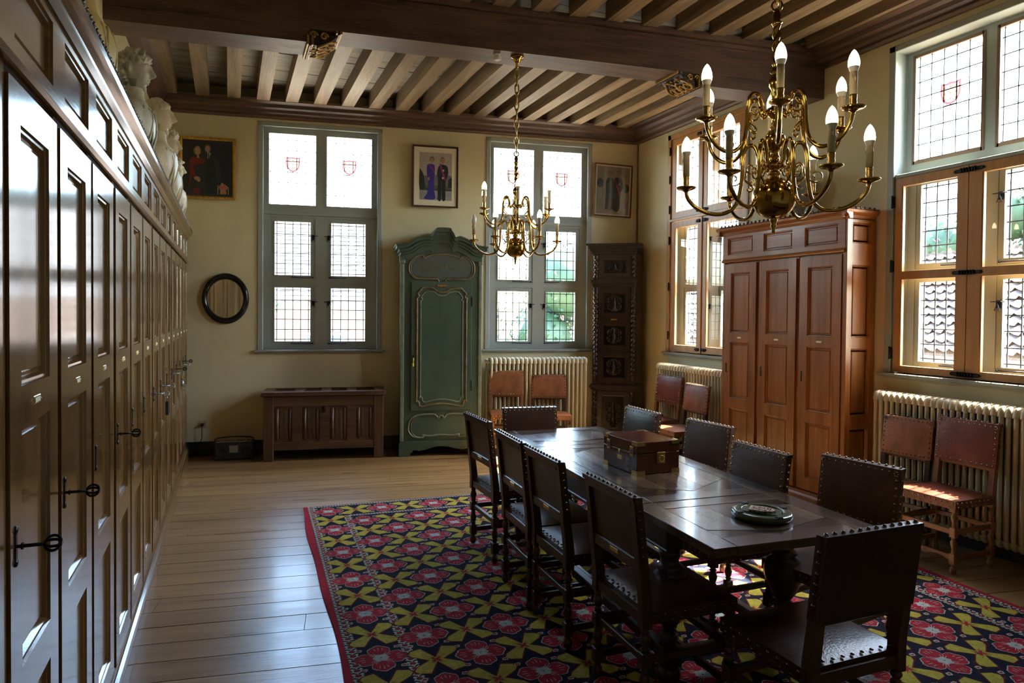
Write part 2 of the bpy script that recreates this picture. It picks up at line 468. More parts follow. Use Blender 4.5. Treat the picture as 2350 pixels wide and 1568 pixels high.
for n in range(19):
    x = 1.546 - 7*.3115 + n*.3115
    if -.75 < x < XR-.12:
        joist(x, fb2(x)+BW+.02, fb1(x)-.02)
        joist(x, YF+.02, fb2(x)-.02)
def cornice(L, name):
    # profile in (y<0 into room, z), run along local x, from 0..L
    pr = [(0, ZC), (-.030, ZC), (-.045, ZC+.02), (-.045, ZC+.04), (-.075, ZC+.055), (-.085, ZC+.085), (-.12, ZC+.10), (-.135, ZC+.135), (-.19, ZC+.15), (-.20, ZC+.175), (0, ZC+.175)]
    mb = MB(); mb.prism(pr, 0, L, 'x'); return mb.build(name, M_['beam_x'], ceiling)
c = cornice(5.75, 'wall_cornice'); c.location = WB(-.40); c.rotation_euler = (0, 0, AL)
c = cornice(yb(XR)-YF-.01, 'wall_cornice'); c.location = (XR-.001, yb(XR)-.01, 0); c.rotation_euler = (0, 0, R(-90))
mb = MB(); mb.prism([(XL, ZC+.03), (XL+.10, ZC+.05), (XL+.13, ZC+.12), (XL+.16, ZC+.15), (XL+.16, ZC+.17), (XL, ZC+.17)], YF+.01, yb(XL)-.05, 'y'); mb.build('wall_cornice', M_['beam_y'], ceiling)

# corbel pieces under the beam, each ending in a carved and gilded console
def corbel(xa, xb, end, f):
    """timber from xa (wall) to xb; end=+1 ornament at the xb end"""
    mb = MB()
    z0 = 3.583
    mb.prism([(xa, f(xa)+.004), (xb, f(xb)+.004), (xb, f(xb)+BW-.004), (xa, f(xa)+BW-.004)], z0, 3.679, 'z')
    o = mb.build('corbel', M_['beam_x'], ceiling)
    d = 1 if xb > xa else -1
    # ornament: two gilt rails and a scrolled acanthus block between them
    g = MB(); L = .20
    for t, za, zb_ in ((0.0, z0-.030, z0+.045), (L, 3.650, 3.680)):
        x = xb + d*t
        for q, (dx, dz) in enumerate(((-.016, .008), (0, 0), (.016, .008))):
            g.box((x+dx-.007, f(x)-.014, za+dz), (x+dx+.007, f(x)+BW+.014, zb_), 0 if q != 1 else 1, bev=.002)
    n = 14; prof = []
    def zc(u): return z0-.012 + (3.662-z0+.012)*(u**1.6) - .018*sin(PI*u)
    for i in range(n+1): prof.append((xb+d*L*i/n, zc(i/n)))
    prof += [(xb+d*L, 3.679), (xb, 3.679)]
    g.prism(prof[::d], f(xb)+.010, f(xb)+BW-.010, 'y', 1)
    random.seed(5)
    for q in range(4):
        yy = f(xb) + BW*(.16+.225*q)
        path = []
        for t in range(26):
            a = t*.36*(1 if q % 2 else -1); r_ = .060*(1-t/30)
            u_ = max(0, min(1, .5+r_*cos(a)/L)); path.append((xb+d*L*u_, yy + r_*sin(a)*.8, zc(u_)-.005))
        g.tube(path, [.011*(1-t/40) for t in range(26)], 6)
    for q in range(26):
        u, v_ = random.random(), random.random()
        g.ball((xb+d*(.02+u*(L-.04)), f(xb)+.03+v_*(BW-.06), zc((.02+u*(L-.04))/L)-.002), random.uniform(.010, .020), 7, 5, 0, sz=.6, sx=1.5)
    for q in range(2):   # scrolls on the front face
        path = []
        for t in range(24):
            a = t*.38; r_ = .036*(1-t/27)
            path.append((xb+d*(L*.30+(q-.5)*.075+r_*.8*cos(a)), f(xb)+.006, z0+.055+r_*.8*sin(a)))
        g.tube(path, .008, 6)
    oo = g.build('carved_corbel_end', [M_['gold'], M_['dark2']], o)
    return o
corbel(XL, .535, 1, fb1)
corbel(XR, 3.66, -1, fb1)
corbel(XL, .535, 1, fb2)
corbel(XR, 3.66, -1, fb2)

# ================================================================== WINDOWS
def lead_grid(mb, x0, x1, z0, z1, us, vs, y, th=.0042):
    W_, H_ = x1-x0, z1-z0
    for u in us: mb.box((x0+u*W_-th, y-.004, z0), (x0+u*W_+th, y+.004, z1))
    for v in vs: mb.box((x0, y-.0035, z0+v*H_-th), (x1, y+.0035, z0+v*H_+th))
LU = (.055, .285, .505, .725, .945); LV = (.04, .22, .41, .59, .77, .96)
UU = (.03, .21, .395, .58, .76, .94); UV_ = (.03, .175, .325, .47, .62, .765, .91)
M_['shield_r'] = glass('red_stained_glass', (.075, .020, .020), .3)
M_['shield_y'] = glass('yellow_stained_glass', (.20, .105, .065), .3)
M_['shield_o'] = glass('orange_stained_glass', (.6, .3, .2), .3)
def shield(par, cx, cz, y):
    def outl(s_):
        pts = []
        for u, v in ((-.5, .5), (-.25, .46), (0, .5), (.25, .46), (.5, .5), (.5, 0), (.42, -.28), (.2, -.48), (0, -.52), (-.2, -.48), (-.42, -.28), (-.5, 0)):
            pts.append((cx+u*.16*s_, y, cz+v*.17*s_))
        return pts
    mb = MB(); a = outl(1.0); b = outl(.80); n = len(a)
    mb.add(a+b, [(i, (i+1) % n, n+(i+1) % n, n+i) for i in range(n)], 0)
    mb.poly(b, 1)
    for i in range(3):
        for j in range(3):
            x, z = cx-.045+i*.045, cz+.045-j*.045
            mb.poly([(x-.009, y-.001, z), (x, y-.001, z-.010), (x+.009, y-.001, z), (x, y-.001, z+.010)], 2)
    mb.box((cx-.045, y-.002, cz-.096), (cx+.045, y+.002, cz-.088), 0)
    return mb.build('stained_shield', [M_['shield_r'], M_['shield_y'], M_['shield_o']], par)
def window(n, loc, rz, W_, dy, kind, shields=False, z1=3.815):
    """local: x to the right seen from inside, y outwards"""
    root = empty('window_%d' % n, loc, rz, kind='structure')
    k = W_/1.37
    P = M_['paint']
    # face casing
    mb = MB()
    for a, b, c, d in ((0, .045, 1.2, z1), (1.37-.045, 1.37, 1.2, z1), (0, 1.37, z1-.05, z1)):
        mb.box((a*k-.012*(a == 0), -.014, c), (b*k+.012*(b == 1.37), .02, d+.0), bev=.004)
    for a in (0.018, 1.352): mb.box((a*k-.008, .02, 1.2), (a*k+.008, dy+.02, z1))
    mb.box((.02*k, .02, z1-.045), (1.35*k, dy+.02, z1-.03))
    mb.build('window_frame', P, root)
    mb = MB(); mb.box((-.05, -.05, 1.172), (W_+.05, dy+.06, 1.200), bev=.005); mb.box((-.03, -.03, 1.158), (W_+.03, 0, 1.172))
    mb.build('window_sill', M_['sill'], root)
    TL = (.09*k, .632*k, 2.875, 3.715); TR = (.735*k, 1.272*k, 2.875, 3.715)
    CA = [(.12*k, .617*k, 2.025, 2.738), (.75*k, 1.243*k, 2.025, 2.738), (.12*k, .617*k, 1.253, 1.970), (.75*k, 1.243*k, 1.253, 1.970)]
    mb = MB(); grid_slab(mb, .03*k, 1.34*k, 1.2, z1-.03, [TL, TR]+CA, dy, dy+.07)
    mb.box((.05*k, dy-.02, 2.765), (1.32*k, dy+.0, 2.80), bev=.004)
    mb.build('window_mullions', P, root)
    for i, (a, b, c, d) in enumerate(CA):
        mb = MB(); g = (a+.045*k, b-.053*k, c+.043, d-.048) if i % 2 == 0 else (a+.048*k, b-.05*k, c+.043, d-.048)
        grid_slab(mb, a+.0005, b-.0005, c+.0005, d-.0005, [g], dy+.008, dy+.045)
        for q in ((a, a+.007, c, d), (b-.007, b, c, d), (a, b, c, c+.007), (a, b, d-.007, d)): mb.box((q[0], dy+.012, q[2]), (q[1], dy+.05, q[3]))
        # bead round the glass
        for q in ((g[0]-.008, g[0], g[2], g[3]), (g[1], g[1]+.008, g[2], g[3]), (g[0], g[1], g[2]-.008, g[2]), (g[0], g[1], g[3], g[3]+.008)):
            mb.box((q[0], dy-.002, q[2]), (q[1], dy+.01, q[3]))
        cs = mb.build('casement', P, root)
        mb = MB(); lead_grid(mb, g[0], g[1], g[2], g[3], LU, LV, dy+.028); mb.build('lead_grid', M_['lead'], cs)
        mb = MB(); mb.poly([(g[0], dy+.029, g[2]), (g[1], dy+.029, g[2]), (g[1], dy+.029, g[3]), (g[0], dy+.029, g[3])]); mb.build('pane', M_['glass_old'], cs)
        # latch and stay
        mb = MB(); hx = (b-.022*k) if i % 2 == 0 else (a+.022*k); hz = c + (d-c)*.66
        mb.box((hx-.014, dy-.012, hz-.01), (hx+.014, dy, hz+.045))
        mb.tube([(hx-.05, dy-.016, hz+.035), (hx+.05, dy-.016, hz+.035)], .004, 6)
        mb.tube([(hx, dy-.02, hz+.03), (hx-.018, dy-.022, hz-.03), (hx+.018, dy-.022, hz-.03)], .004, 6, closed=True)
        x0 = (a+b)/2-.02; x1 = (b-.03) if i % 2 == 0 else (a+.03)
        mb.tube([(x0, dy-.016, c+.022), (x1, dy-.02, c+.018)], .005, 6)
        mb.ball((x1, dy-.018, c+.02), .011, 8, 5)
        mb.build('latch', M_['iron'], cs)
    for i, g in enumerate((TL, TR)):
        fr_ = MB(); m_ = .012
        for q in ((g[0]-m_, g[0]+m_, g[2]-m_, g[3]+m_), (g[1]-m_, g[1]+m_, g[2]-m_, g[3]+m_), (g[0], g[1], g[2]-m_, g[2]+m_), (g[0], g[1], g[3]-m_, g[3]+m_)):
            fr_.box((q[0], dy-.006, q[2]), (q[1], dy+.012, q[3]))
        fo = fr_.build('glazing_bead', M_['bead'] if kind == 'wood' else P, root)
        mb = MB(); lead_grid(mb, g[0], g[1], g[2], g[3], UU, UV_, dy+.04, .0032); mb.build('lead_grid', M_['lead'], fo)
        mb = MB(); mb.poly([(g[0], dy+.042, g[2]), (g[1], dy+.042, g[2]), (g[1], dy+.042, g[3]), (g[0], dy+.042, g[3])]); mb.build('pane', M_['glass_old'], fo)
        if shields: shield(fo, (g[0]+g[1])/2, 2.875+.84*.58, dy+.034)
    return root, k
def wood_casement(root, k, panes, box, y, name='oak_casement', rail=None):
    a, b, c, d = box
    mb = MB(); grid_slab(mb, a*k, b*k, c, d, [(p_[0]*k, p_[1]*k, p_[2], p_[3]) for p_ in panes], y, y+.038)
    for p_ in panes:
        m_ = .010
        for q in ((p_[0]*k, p_[0]*k+m_, p_[2], p_[3]), (p_[1]*k-m_, p_[1]*k, p_[2], p_[3])): mb.box((q[0], y+.004, q[2]), (q[1], y+.03, q[3]))
    o = mb.build(name, M_['wcas_z'], root)
    for p_ in panes:
        g = MB(); g.poly([(p_[0]*k, y+.02, p_[2]), (p_[1]*k, y+.02, p_[2]), (p_[1]*k, y+.02, p_[3]), (p_[0]*k, y+.02, p_[3])]); g.build('pane', M_['glass'], o)
    return o
def strap(root, x, z, y, w_=.20):
    mb = MB()
    mb.box((x-w_/2, y-.008, z-.014), (x+w_/2, y, z+.014), bev=.003)
    for q in range(6): mb.tube([(x-w_*.25+q*w_*.1, y-.012, z-.017), (x-w_*.25+q*w_*.1, y-.012, z+.017)], .007, 6)
    for e in (-1, 1):
        mb.ball((x+e*w_/2, y-.004, z), .012, 8, 5, sy=.5)
    return mb.build('strap_hinge', M_['iron'], root)
def side_hinge(root, x, z, y):
    mb = MB(); mb.box((x-.016, y-.016, z-.045), (x+.006, y, z+.045), bev=.003); mb.tube([(x-.008, y-.018, z-.05), (x-.008, y-.018, z+.05)], .008, 7)
    return mb.build('hinge', M_['iron'], root)
w1, k1 = window(1, WB(.73), AL, 1.37, .06, 'paint', True)
w2, k2 = window(2, WB(3.38), AL, 1.355, .06, 'paint', True)
w3, k3 = window(3, (XR, 6.92, 0), R(-90), 1.37, .15, 'wood', False, 3.80)
w4, k4 = window(4, (XR, 3.93, 0), R(-90), 1.37, .15, 'wood', True, 3.80)
# inner oak casements, window 4: lower half, each with two panes
for rt_ in (w4,):
    mb = MB()
    mb.box((.045, .0, 2.745), (1.325, .06, 2.775), bev=.004); mb.box((.04, .012, 1.2), (.052, .15, 2.75)); mb.box((1.318, .012, 1.2), (1.33, .15, 2.75))
    mb.build('window_ledge', M_['paint'], rt_)
    wood_casement(rt_, 1, [(.112, .563, 1.262, 1.942), (.112, .563, 2.005, 2.675)], (.058, .636, 1.208, 2.742), 0)
    wood_casement(rt_, 1, [(.735, 1.258, 1.262, 1.942), (.735, 1.258, 2.005, 2.675)], (.642, 1.312, 1.208, 2.742), 0)
    for z_ in (1.235, 1.972, 2.708): strap(rt_, .640, z_, 0)
    for z_ in (1.36, 2.05, 2.56): side_hinge(rt_, .05, z_, 0)
# window 3: oak double casements on both tiers
for z0_, z1_ in ((2.79, 3.73), (1.215, 2.75)):
    wood_casement(w3, 1, [(.135, .565, z0_+.075, z1_-.075)], (.058, .632, z0_, z1_), 0)
    wood_casement(w3, 1, [(.715, 1.235, z0_+.075, z1_-.075)], (.642, 1.312, z0_, z1_), 0)
    for z_ in (z0_+.04, z1_-.04):
        for x_ in (.585, .69): strap(w3, x_, z_, 0, .085)
    for f_ in (.12, .5, .86): side_hinge(w3, .05, z0_+(z1_-z0_)*f_, 0)
mb = MB()
for a, b, c_, d in ((.0, .056, 1.2, 3.79), (1.314, 1.37, 1.2, 3.79), (.0, 1.37, 3.735, 3.79), (.05, 1.32, 2.755, 2.785)): mb.box((a, -.016, c_), (b, .03, d), bev=.003)
mb.build('oak_frame', M_['wcas_z'], w3)
mb = MB(); mb.box((.628, -.012, 1.21), (.648, .0, 3.735), bev=.003); mb.build('cover_strip', M_['wcas_z'], w3)
for s0, wd in ((.73, 1.37), (3.38, 1.355)): portal('window_portal', WB(s0+wd/2, -.36, 2.5), AL, wd, 2.62)
for y0 in (6.92, 3.93): portal('window_portal', (XR+.36, y0-.685, 2.5), R(-90), 1.37, 2.6)

# thin cable trunking in the far corner
mb = MB(); mb.box((XR-.018, yb(XR)-.03, .2), (XR-.002, yb(XR)-.014, ZC)); tag(mb.build('trim_1', M_['bead']), kind='structure')

# ================================================================== PANELLED CABINETS
def recess(mb, x0, x1, z0, z1, y, mi=0, M=None, d=.021, field=.032, depth=.0):
    """moulded recess with a raised field; the surface lies at y, depth grows with +y"""
    rings = [(0, 0), (.003, .007), (.009, .008), (.016, d), (field-.006, d), (field, d-.007), (field+.008, d-.007)]
    vs = []; fs = []
    for e, q in rings:
        vs += [(x0+e, y+q, z0+e), (x1-e, y+q, z0+e), (x1-e, y+q, z1-e), (x0+e, y+q, z1-e)]
    for i in range(len(rings)-1):
        for k in range(4):
            k2 = (k+1) % 4
            fs.append((i*4+k, i*4+k2, (i+1)*4+k2, (i+1)*4+k))
    n = (len(rings)-1)*4
    fs.append((n, n+1, n+2, n+3))
    mb.add(vs, fs, mi, False, M)
def panelled(mb, x0, x1, z0, z1, panels, y, th=.02, M=None, mi=0, mip=0, field=.030):
    """front board with moulded recesses, front surface at y (facing -y)"""
    xs = sorted(set([x0, x1]+[p[0] for p in panels]+[p[1] for p in panels])); zs = sorted(set([z0, z1]+[p[2] for p in panels]+[p[3] for p in panels]))
    for i in range(len(xs)-1):
        for j in range(len(zs)-1):
            cx, cz = (xs[i]+xs[i+1])/2, (zs[j]+zs[j+1])/2
            if any(p[0] < cx < p[1] and p[2] < cz < p[3] for p in panels): continue
            mb.add([(xs[i], y, zs[j]), (xs[i+1], y, zs[j]), (xs[i+1], y, zs[j+1]), (xs[i], y, zs[j+1])], [(0, 1, 2, 3)], mi, False, M)
    for p in panels: recess(mb, p[0], p[1], p[2], p[3], y, mip, M, field=field)
    # edges and back
    for a, b in (((x0, z0), (x1, z0)), ((x1, z0), (x1, z1)), ((x1, z1), (x0, z1)), ((x0, z1), (x0, z0))):
        mb.add([(a[0], y, a[1]), (b[0], y, b[1]), (b[0], y+th, b[1]), (a[0], y+th, a[1])], [(3, 2, 1, 0)], mi, False, M)
    mb.add([(x0, y+th, z0), (x1, y+th, z0), (x1, y+th, z1), (x0, y+th, z1)], [(3, 2, 1, 0)], mi, False, M)
DZ = dict(b=.155, t=2.150, p=[(.255, .735), (.835, 1.385), (1.475, 2.062)])
def key_part(par, x, z, y, kind):
    mb = MB()
    mb.box((x-.008, y-.004, z-.035), (x+.008, y, z+.035), bev=.002)
    mb.ball((x, y-.002, z+.036), .010, 7, 5, sy=.5); mb.ball((x, y-.002, z-.036), .010, 7, 5, sy=.5)
    es = mb.build('escutcheon', M_['iron'], par)
    if kind:
        mb = MB(); mb.tube([(x, y, z), (x, y-.055, z)], .0042, 8); mb.tube([(x, y-.012, z), (x, y-.016, z)], .008, 8)
        r_ = .016
        for sc_ in (1.0, .45) if kind == 1 else (1.0,):
            mb.tube([(x+r_*sc_*.6*sin(t*PI/8), y-.071+r_*cos(t*PI/8), z+r_*sc_*sin(t*PI/8)*.9) for t in range(16)], .0034, 6, closed=True)
        k_ = mb.build('key', M_['iron'] if kind == 1 else M_['chrome'], par)
        if kind == 3:
            mb = MB(); mb.tube([(x, y-.075, z-.012), (x+.002, y-.077, z-.05)], .003, 6); mb.box((x-.004, y-.088, z-.135), (x+.004, y-.066, z-.05), 1, bev=.004)
            mb.build('key_tag', [M_['chrome'], M_['plastic']], par)
        if kind == 4:
            mb = MB(); mb.tube([(x, y-.075, z-.012), (x+.002, y-.077, z-.06)], .003, 6); mb.ball((x, y-.077, z-.085), .014, 9, 6, sz=1.8)
            mb.build('key_tag', M_['chrome'], par)
def cabinet(nd, pitch, loc, rz, label, cat, group, pre, keys, left_end=False, right_end=False, depth=.33, name='oak_cupboard'):
    root = empty(name, loc, rz, label, cat, group)
    L = nd*pitch; wz, wx = M_[pre+'z'], M_[pre+'x']
    # carcass
    mb = MB(); mb.box((0, .024, .10), (L, depth, 2.43)); mb.build('carcass', wz, root)
    mb = MB(); mb.box((0, -.026, 0), (L, depth-.01, .105), bev=.004); mb.prism([(-.026, .105), (-.020, .122), (-.006, .128), (-.004, .140), (.03, .150), (.03, .10)], 0, L, 'x')
    if right_end:
        mb.prism([(L, .0), (L+.022, .0), (L+.022, .10), (L+.012, .118), (L, .125)], -.026, depth-.01, 'y')
    mb.build('plinth', wx, root)
    # framing stiles between the doors
    mb = MB()
    mb.box((0, .004, .15), (.022, .03, 2.17)); mb.box((L-.022, .004, .15), (L, .03, 2.17))
    for i in range(1, nd):
        mb.box((i*pitch-.026, .020, .15), (i*pitch+.026, .03, 2.16)); mb.tube([(i*pitch, .016, .15), (i*pitch, .016, 2.16)], .007, 6)
    mb.build('stile', wz, root)
    for i in range(nd):
        x0, x1 = i*pitch+.021, (i+1)*pitch-.021
        if i == 0: x0 += .012
        if i == nd-1: x1 -= .012
        mb = MB(); st = .088*pitch/.49
        panelled(mb, x0, x1, DZ['b'], DZ['t'], [(x0+st, x1-st, a, b) for a, b in DZ['p']], -.002, .026)
        d = mb.build('door', wz, root)
        kx, kind = keys[i]
        if kx is not None: key_part(d, x0+.035 if kx == 'l' else x1-.035, 1.128, -.001, kind)
        mb = MB(); cx = (x0+x1)/2-.0; mb.box((cx-.032, -.004, 1.420), (cx+.032, -.0005, 1.440), 0, bev=.002); mb.box((cx-.024, -.005, 1.424), (cx+.024, -.004, 1.436), 1)
        for e in (-1, 1): mb.ball((cx+e*.028, -.004, 1.43), .003, 6, 4)
        mb.build('name_holder', [M_['brass2'], M_['mount']], d)
    # frieze with one panel above each door
    mb = MB(); st = .07*pitch/.49
    panelled(mb, 0, L, 2.19, 2.445, [(i*pitch+st, (i+1)*pitch-st, 2.238, 2.405) for i in range(nd)], -.004, .03)
    mb.build('frieze', wx, root)
    mb = MB(); mb.prism([(0, 2.165), (-.014, 2.168), (-.022, 2.178), (-.014, 2.190), (-.006, 2.200), (.02, 2.200), (.02, 2.165)], 0, L, 'x'); mb.build('moulding', wx, root)
    e0 = 0; e1 = L
    prof = [(.02, 2.432), (-.010, 2.432), (-.016, 2.442), (-.022, 2.452), (-.024, 2.462), (-.040, 2.474), (-.052, 2.484), (-.056, 2.502), (-.050, 2.508), (.02, 2.508)]
    mb = MB(); mb.prism(prof, e0-.05*left_end, e1+.05*right_end, 'x'); mb.box((0, .02, 2.43), (L, depth, 2.506))
    if right_end: mb.prism([(L, 2.432), (L+.016, 2.442), (L+.024, 2.462), (L+.052, 2.484), (L+.056, 2.502), (L+.05, 2.508), (L, 2.508)], -.05, depth, 'y')
    if left_end: mb.prism([(0, 2.432), (-.016, 2.442), (-.024, 2.462), (-.052, 2.484), (-.056, 2.502), (-.05, 2.508), (0, 2.508)], -.05, depth, 'y')
    mb.build('cornice', wx, root)
    # carved cresting: little dark knobs along the top edge
    mb = MB(); nk = int(L/.052)
    for i in range(nk):
        x = L*(i+.5)/nk
        mb.lathe([(.010, 0), (.013, .006), (.007, .014), (.011, .020), (.0001, .024)], 7, 0, T(x, -.046, 2.507))
    mb.tube([(.001, -.046, 2.514), (L-.001, -.046, 2.514)], .0055, 6, 1)
    if right_end:
        mb.tube([(L-.01, -.046, 2.514), (L+.046, -.046, 2.514), (L+.046, depth, 2.514)], .0055, 6, 1)
        for i in range(int(depth/.052)):
            mb.lathe([(.010, 0), (.013, .006), (.007, .014), (.011, .020), (.0001, .024)], 7, 0, T(L+.046, -.0+i*.052, 2.507))
    mb.build('cresting', [M_['dark2'], wx], root)
    if right_end:
        M = T(L, 0, 0) @ RZ(R(90))   # local x runs along depth
        mb = MB()
        w_ = depth
        pn = [(.055, w_-.055, a, b) for a, b in ((.255, .735), (.835, 1.385), (1.475, 2.062), (2.238, 2.405))]
        panelled(mb, 0, w_, .125, 2.43, pn, -.020, .020, M)
        mb.build('side_panel', wz, root)
    return root
P0 = 7.64 - 3*.4933*4      # 1.72
ux = -.434
Z_ = (None, 0)
run = [
 (3, P0-1.48, 'oak cupboard unit nearest the camera, only a strip at the left picture edge', [('l', 1), ('l', 0), ('l', 0)]),
 (3, P0, 'large foreground oak cupboard with a key in its first two doors', [('l', 1), ('l', 1), ('l', 0)]),
 (3, P0+1.48, 'second full oak cupboard from the front, one key in its leftmost door', [('l', 1), ('l', 0), ('l', 0)]),
 (3, P0+2.96, 'oak cupboard with a dark key tag hanging from its leftmost door', [('l', 3), ('l', 2), ('l', 0)]),
 (3, P0+4.44, 'oak cupboard far down the left wall with a silver teardrop tag hanging from a key', [('l', 4), ('l', 1), ('l', 2)]),
]
for nd, y0, lb, ks in run:
    cabinet(nd, .4933, (ux, y0, 0), R(90), lb, 'cupboard', 'oak cupboards along the left wall', 'cab_', ks, depth=.34)
cabinet(2, .385, (ux, P0+5.92, 0), R(90), 'narrow two-door oak cupboard filling the corner beside the window wall', 'cupboard', 'oak cupboards along the left wall', 'cab_', [('l', 1), ('l', 0)], depth=.34)
cabinet(3, .490, (4.575, 5.525, 0), R(-90), 'tall three-door oak wardrobe between the two right-hand windows', 'wardrobe', None, 'ward_', [('l', 0), ('l', 0), ('l', 0)], left_end=True, right_end=True, depth=.315, name='oak_wardrobe')

# ================================================================== LINENFOLD CHEST
ch = empty('linenfold_chest', WB(.835, .47), AL, 'low dark oak chest with four linenfold panels under the left window', 'chest')
CL, CD = 1.285, .42
mb = MB(); mb.box((.02, .02, .15), (CL-.02, CD, .71)); mb.build('body', M_['chest_x'], ch)
mb = MB()
for x in (0, CL-.105):
    for y in (0, CD-.06): mb2 = MB(); mb2.box((x, y, 0), (x+.105, y+.06, .71), bev=.004); mb2.build('leg', M_['chest_z'], ch)
pcs = [(.115, .30), (.405, .59), (.70, .885), (.985, 1.165)]
mb = MB(); xs = [.105]+[v for p in pcs for v in p]+[CL-.105]
mb.box((.105, .004, .60), (CL-.105, .03, .71), bev=.003); mb.box((.105, .004, .12), (CL-.105, .03, .205), bev=.003)
for a, b in ((.105, .115), (.30, .405), (.59, .70), (.885, .985), (1.165, CL-.105)): mb.box((a, .006, .205), (b, .03, .60))
mb.build('front_frame', M_['chest_x'], ch)
for a, b in pcs:
    mb = MB(); n = 41; w_ = b-a
    vs = []; fs = []
    for j, z in enumerate((.205, .222, .228, .24, .565, .577, .583, .60)):
        am = (0, 0, 0, 1, 1, 0, 0, 0)[j]
        for i in range(n):
            u = i/(n-1)
            fold = abs(sin(u*PI*4.0))**.6*(.75+.25*cos(u*PI*2))*(1 if .04 < u < .96 else .0)
            zz = z + (.012*cos(u*2*PI*3)*(1 if j in (3,) else -1 if j == 4 else 0))
            vs.append((a+u*w_, .027-.018*fold*am, zz))
    for j in range(7):
        for i in range(n-1): fs.append((j*n+i, j*n+i+1, (j+1)*n+i+1, (j+1)*n+i))
    mb.add(vs, fs, 0, True); mb.build('linenfold_panel', M_['chest_z'], ch)
mb = MB(); mb.box((-.025, -.025, .715), (CL+.025, CD+.005, .745), bev=.006)
for a, b in ((-.02, .10), (.31, .42), (.60, .71), (.88, .99), (1.185, CL+.02)): mb.box((a, .05, .745), (b, CD-.05, .762), bev=.003)
mb.box((-.02, -.02, .745), (CL+.02, .05, .762), bev=.003); mb.box((-.02, CD-.05, .745), (CL+.02, CD, .762), bev=.003)
mb.build('lid', M_['chest_x'], ch)
mb = MB(); mb.box((.615, -.002, .53), (.655, .006, .60), bev=.002); mb.ball((.635, -.003, .575), .012, 8, 5, sy=.4); mb.build('lock_plate', M_['iron'], ch)

# ================================================================== GREEN ARMOIRE
ar = empty('green_armoire', WB(2.325, .44), AL, 'tall green painted armoire with curved top between the two rear windows', 'armoire')
AW, AD = .90, .42
top = [(0, 2.36), (0, 2.40), (.06, 2.405), (.12, 2.425), (.18, 2.47), (.25, 2.505), (.31, 2.515), (.345, 2.50), (.36, 2.535), (.385, 2.575), (.40, 2.600), (.52, 2.60), (.535, 2.575), (.56, 2.535), (.575, 2.50), (.62, 2.512), (.68, 2.49), (.74, 2.455), (.80, 2.415), (.86, 2.405), (.90, 2.40), (.90, 2.36)]
top = [(x, z-.13) for x, z in top]
mb = MB(); mb.prism([(0, .12), (AW, .12)] + [(x, z) for x, z in top[::-1]], .0, AD, 'y'); mb.build('body', M_['green'], ar)
# cornice following the curved top, in three projecting fillets
mb = MB()
tp = [(p.x, p.z) for p in catmull([(x, 0, z) for x, z in top[1:-1]], 4)]
def strip(mb, tp, dz0, dz1, y0, y1, ext, mi=0):
    pts = [(x*(AW+2*ext)/AW - ext, z) for x, z in tp]
    vs = []; fs = []; n = len(pts)
    for x, z in pts: vs += [(x, y0, z+dz0), (x, y0, z+dz1), (x, y1, z+dz1), (x, y1, z+dz0)]
    for i in range(n-1):
        for k in range(4):
            k2 = (k+1) % 4; fs.append((i*4+k, (i+1)*4+k, (i+1)*4+k2, i*4+k2))
    fs += [(0, 1, 2, 3), tuple(4*(n-1)+q for q in (3, 2, 1, 0))]
    mb.add(vs, fs, mi)
for d0, d1, yy, ex in ((-.03, .03, -.02, .012), (.03, .06, -.035, .025), (.06, .095, -.05, .04), (.095, .13, -.075, .068), (.13, .145, -.085, .078)): strip(mb, tp, d0, d1, yy, AD, ex)
mb.build('cornice', M_['green'], ar)
mb = MB()
for e, x in ((-1, 0), (1, AW)):
    for xx in (x+e*.0,): mb.box((xx-.022, -.012, .15), (xx+.022, .05, 2.20), bev=.008); mb.box((xx-.03, -.02, 2.20), (xx+.03, .06, 2.30), bev=.01)
mb.build('pilaster', M_['green_l'], ar)
# base with scalloped apron and bracket feet
ap = [(-.03, 0), (.09, 0), (.10, .035), (.125, .05), (.13, .075), (.20, .06), (.28, .075), (.38, .105), (.45, .108), (.52, .105), (.62, .075), (.70, .06), (.77, .075), (.775, .05), (.80, .035), (.81, 0), (.93, 0), (.93, .15), (.915, .17), (-.015, .17), (-.03, .15)]
mb = MB(); mb.prism(ap, -.035, .0, 'y'); mb.box((-.03, 0, 0), (.0, .06, .16)); mb.box((AW, 0, 0), (AW+.03, .06, .16))
for x in (0, AW-.08): mb.box((x, AD-.08, 0), (x+.08, AD, .13))
mb.build('bracket_base', M_['green'], ar)
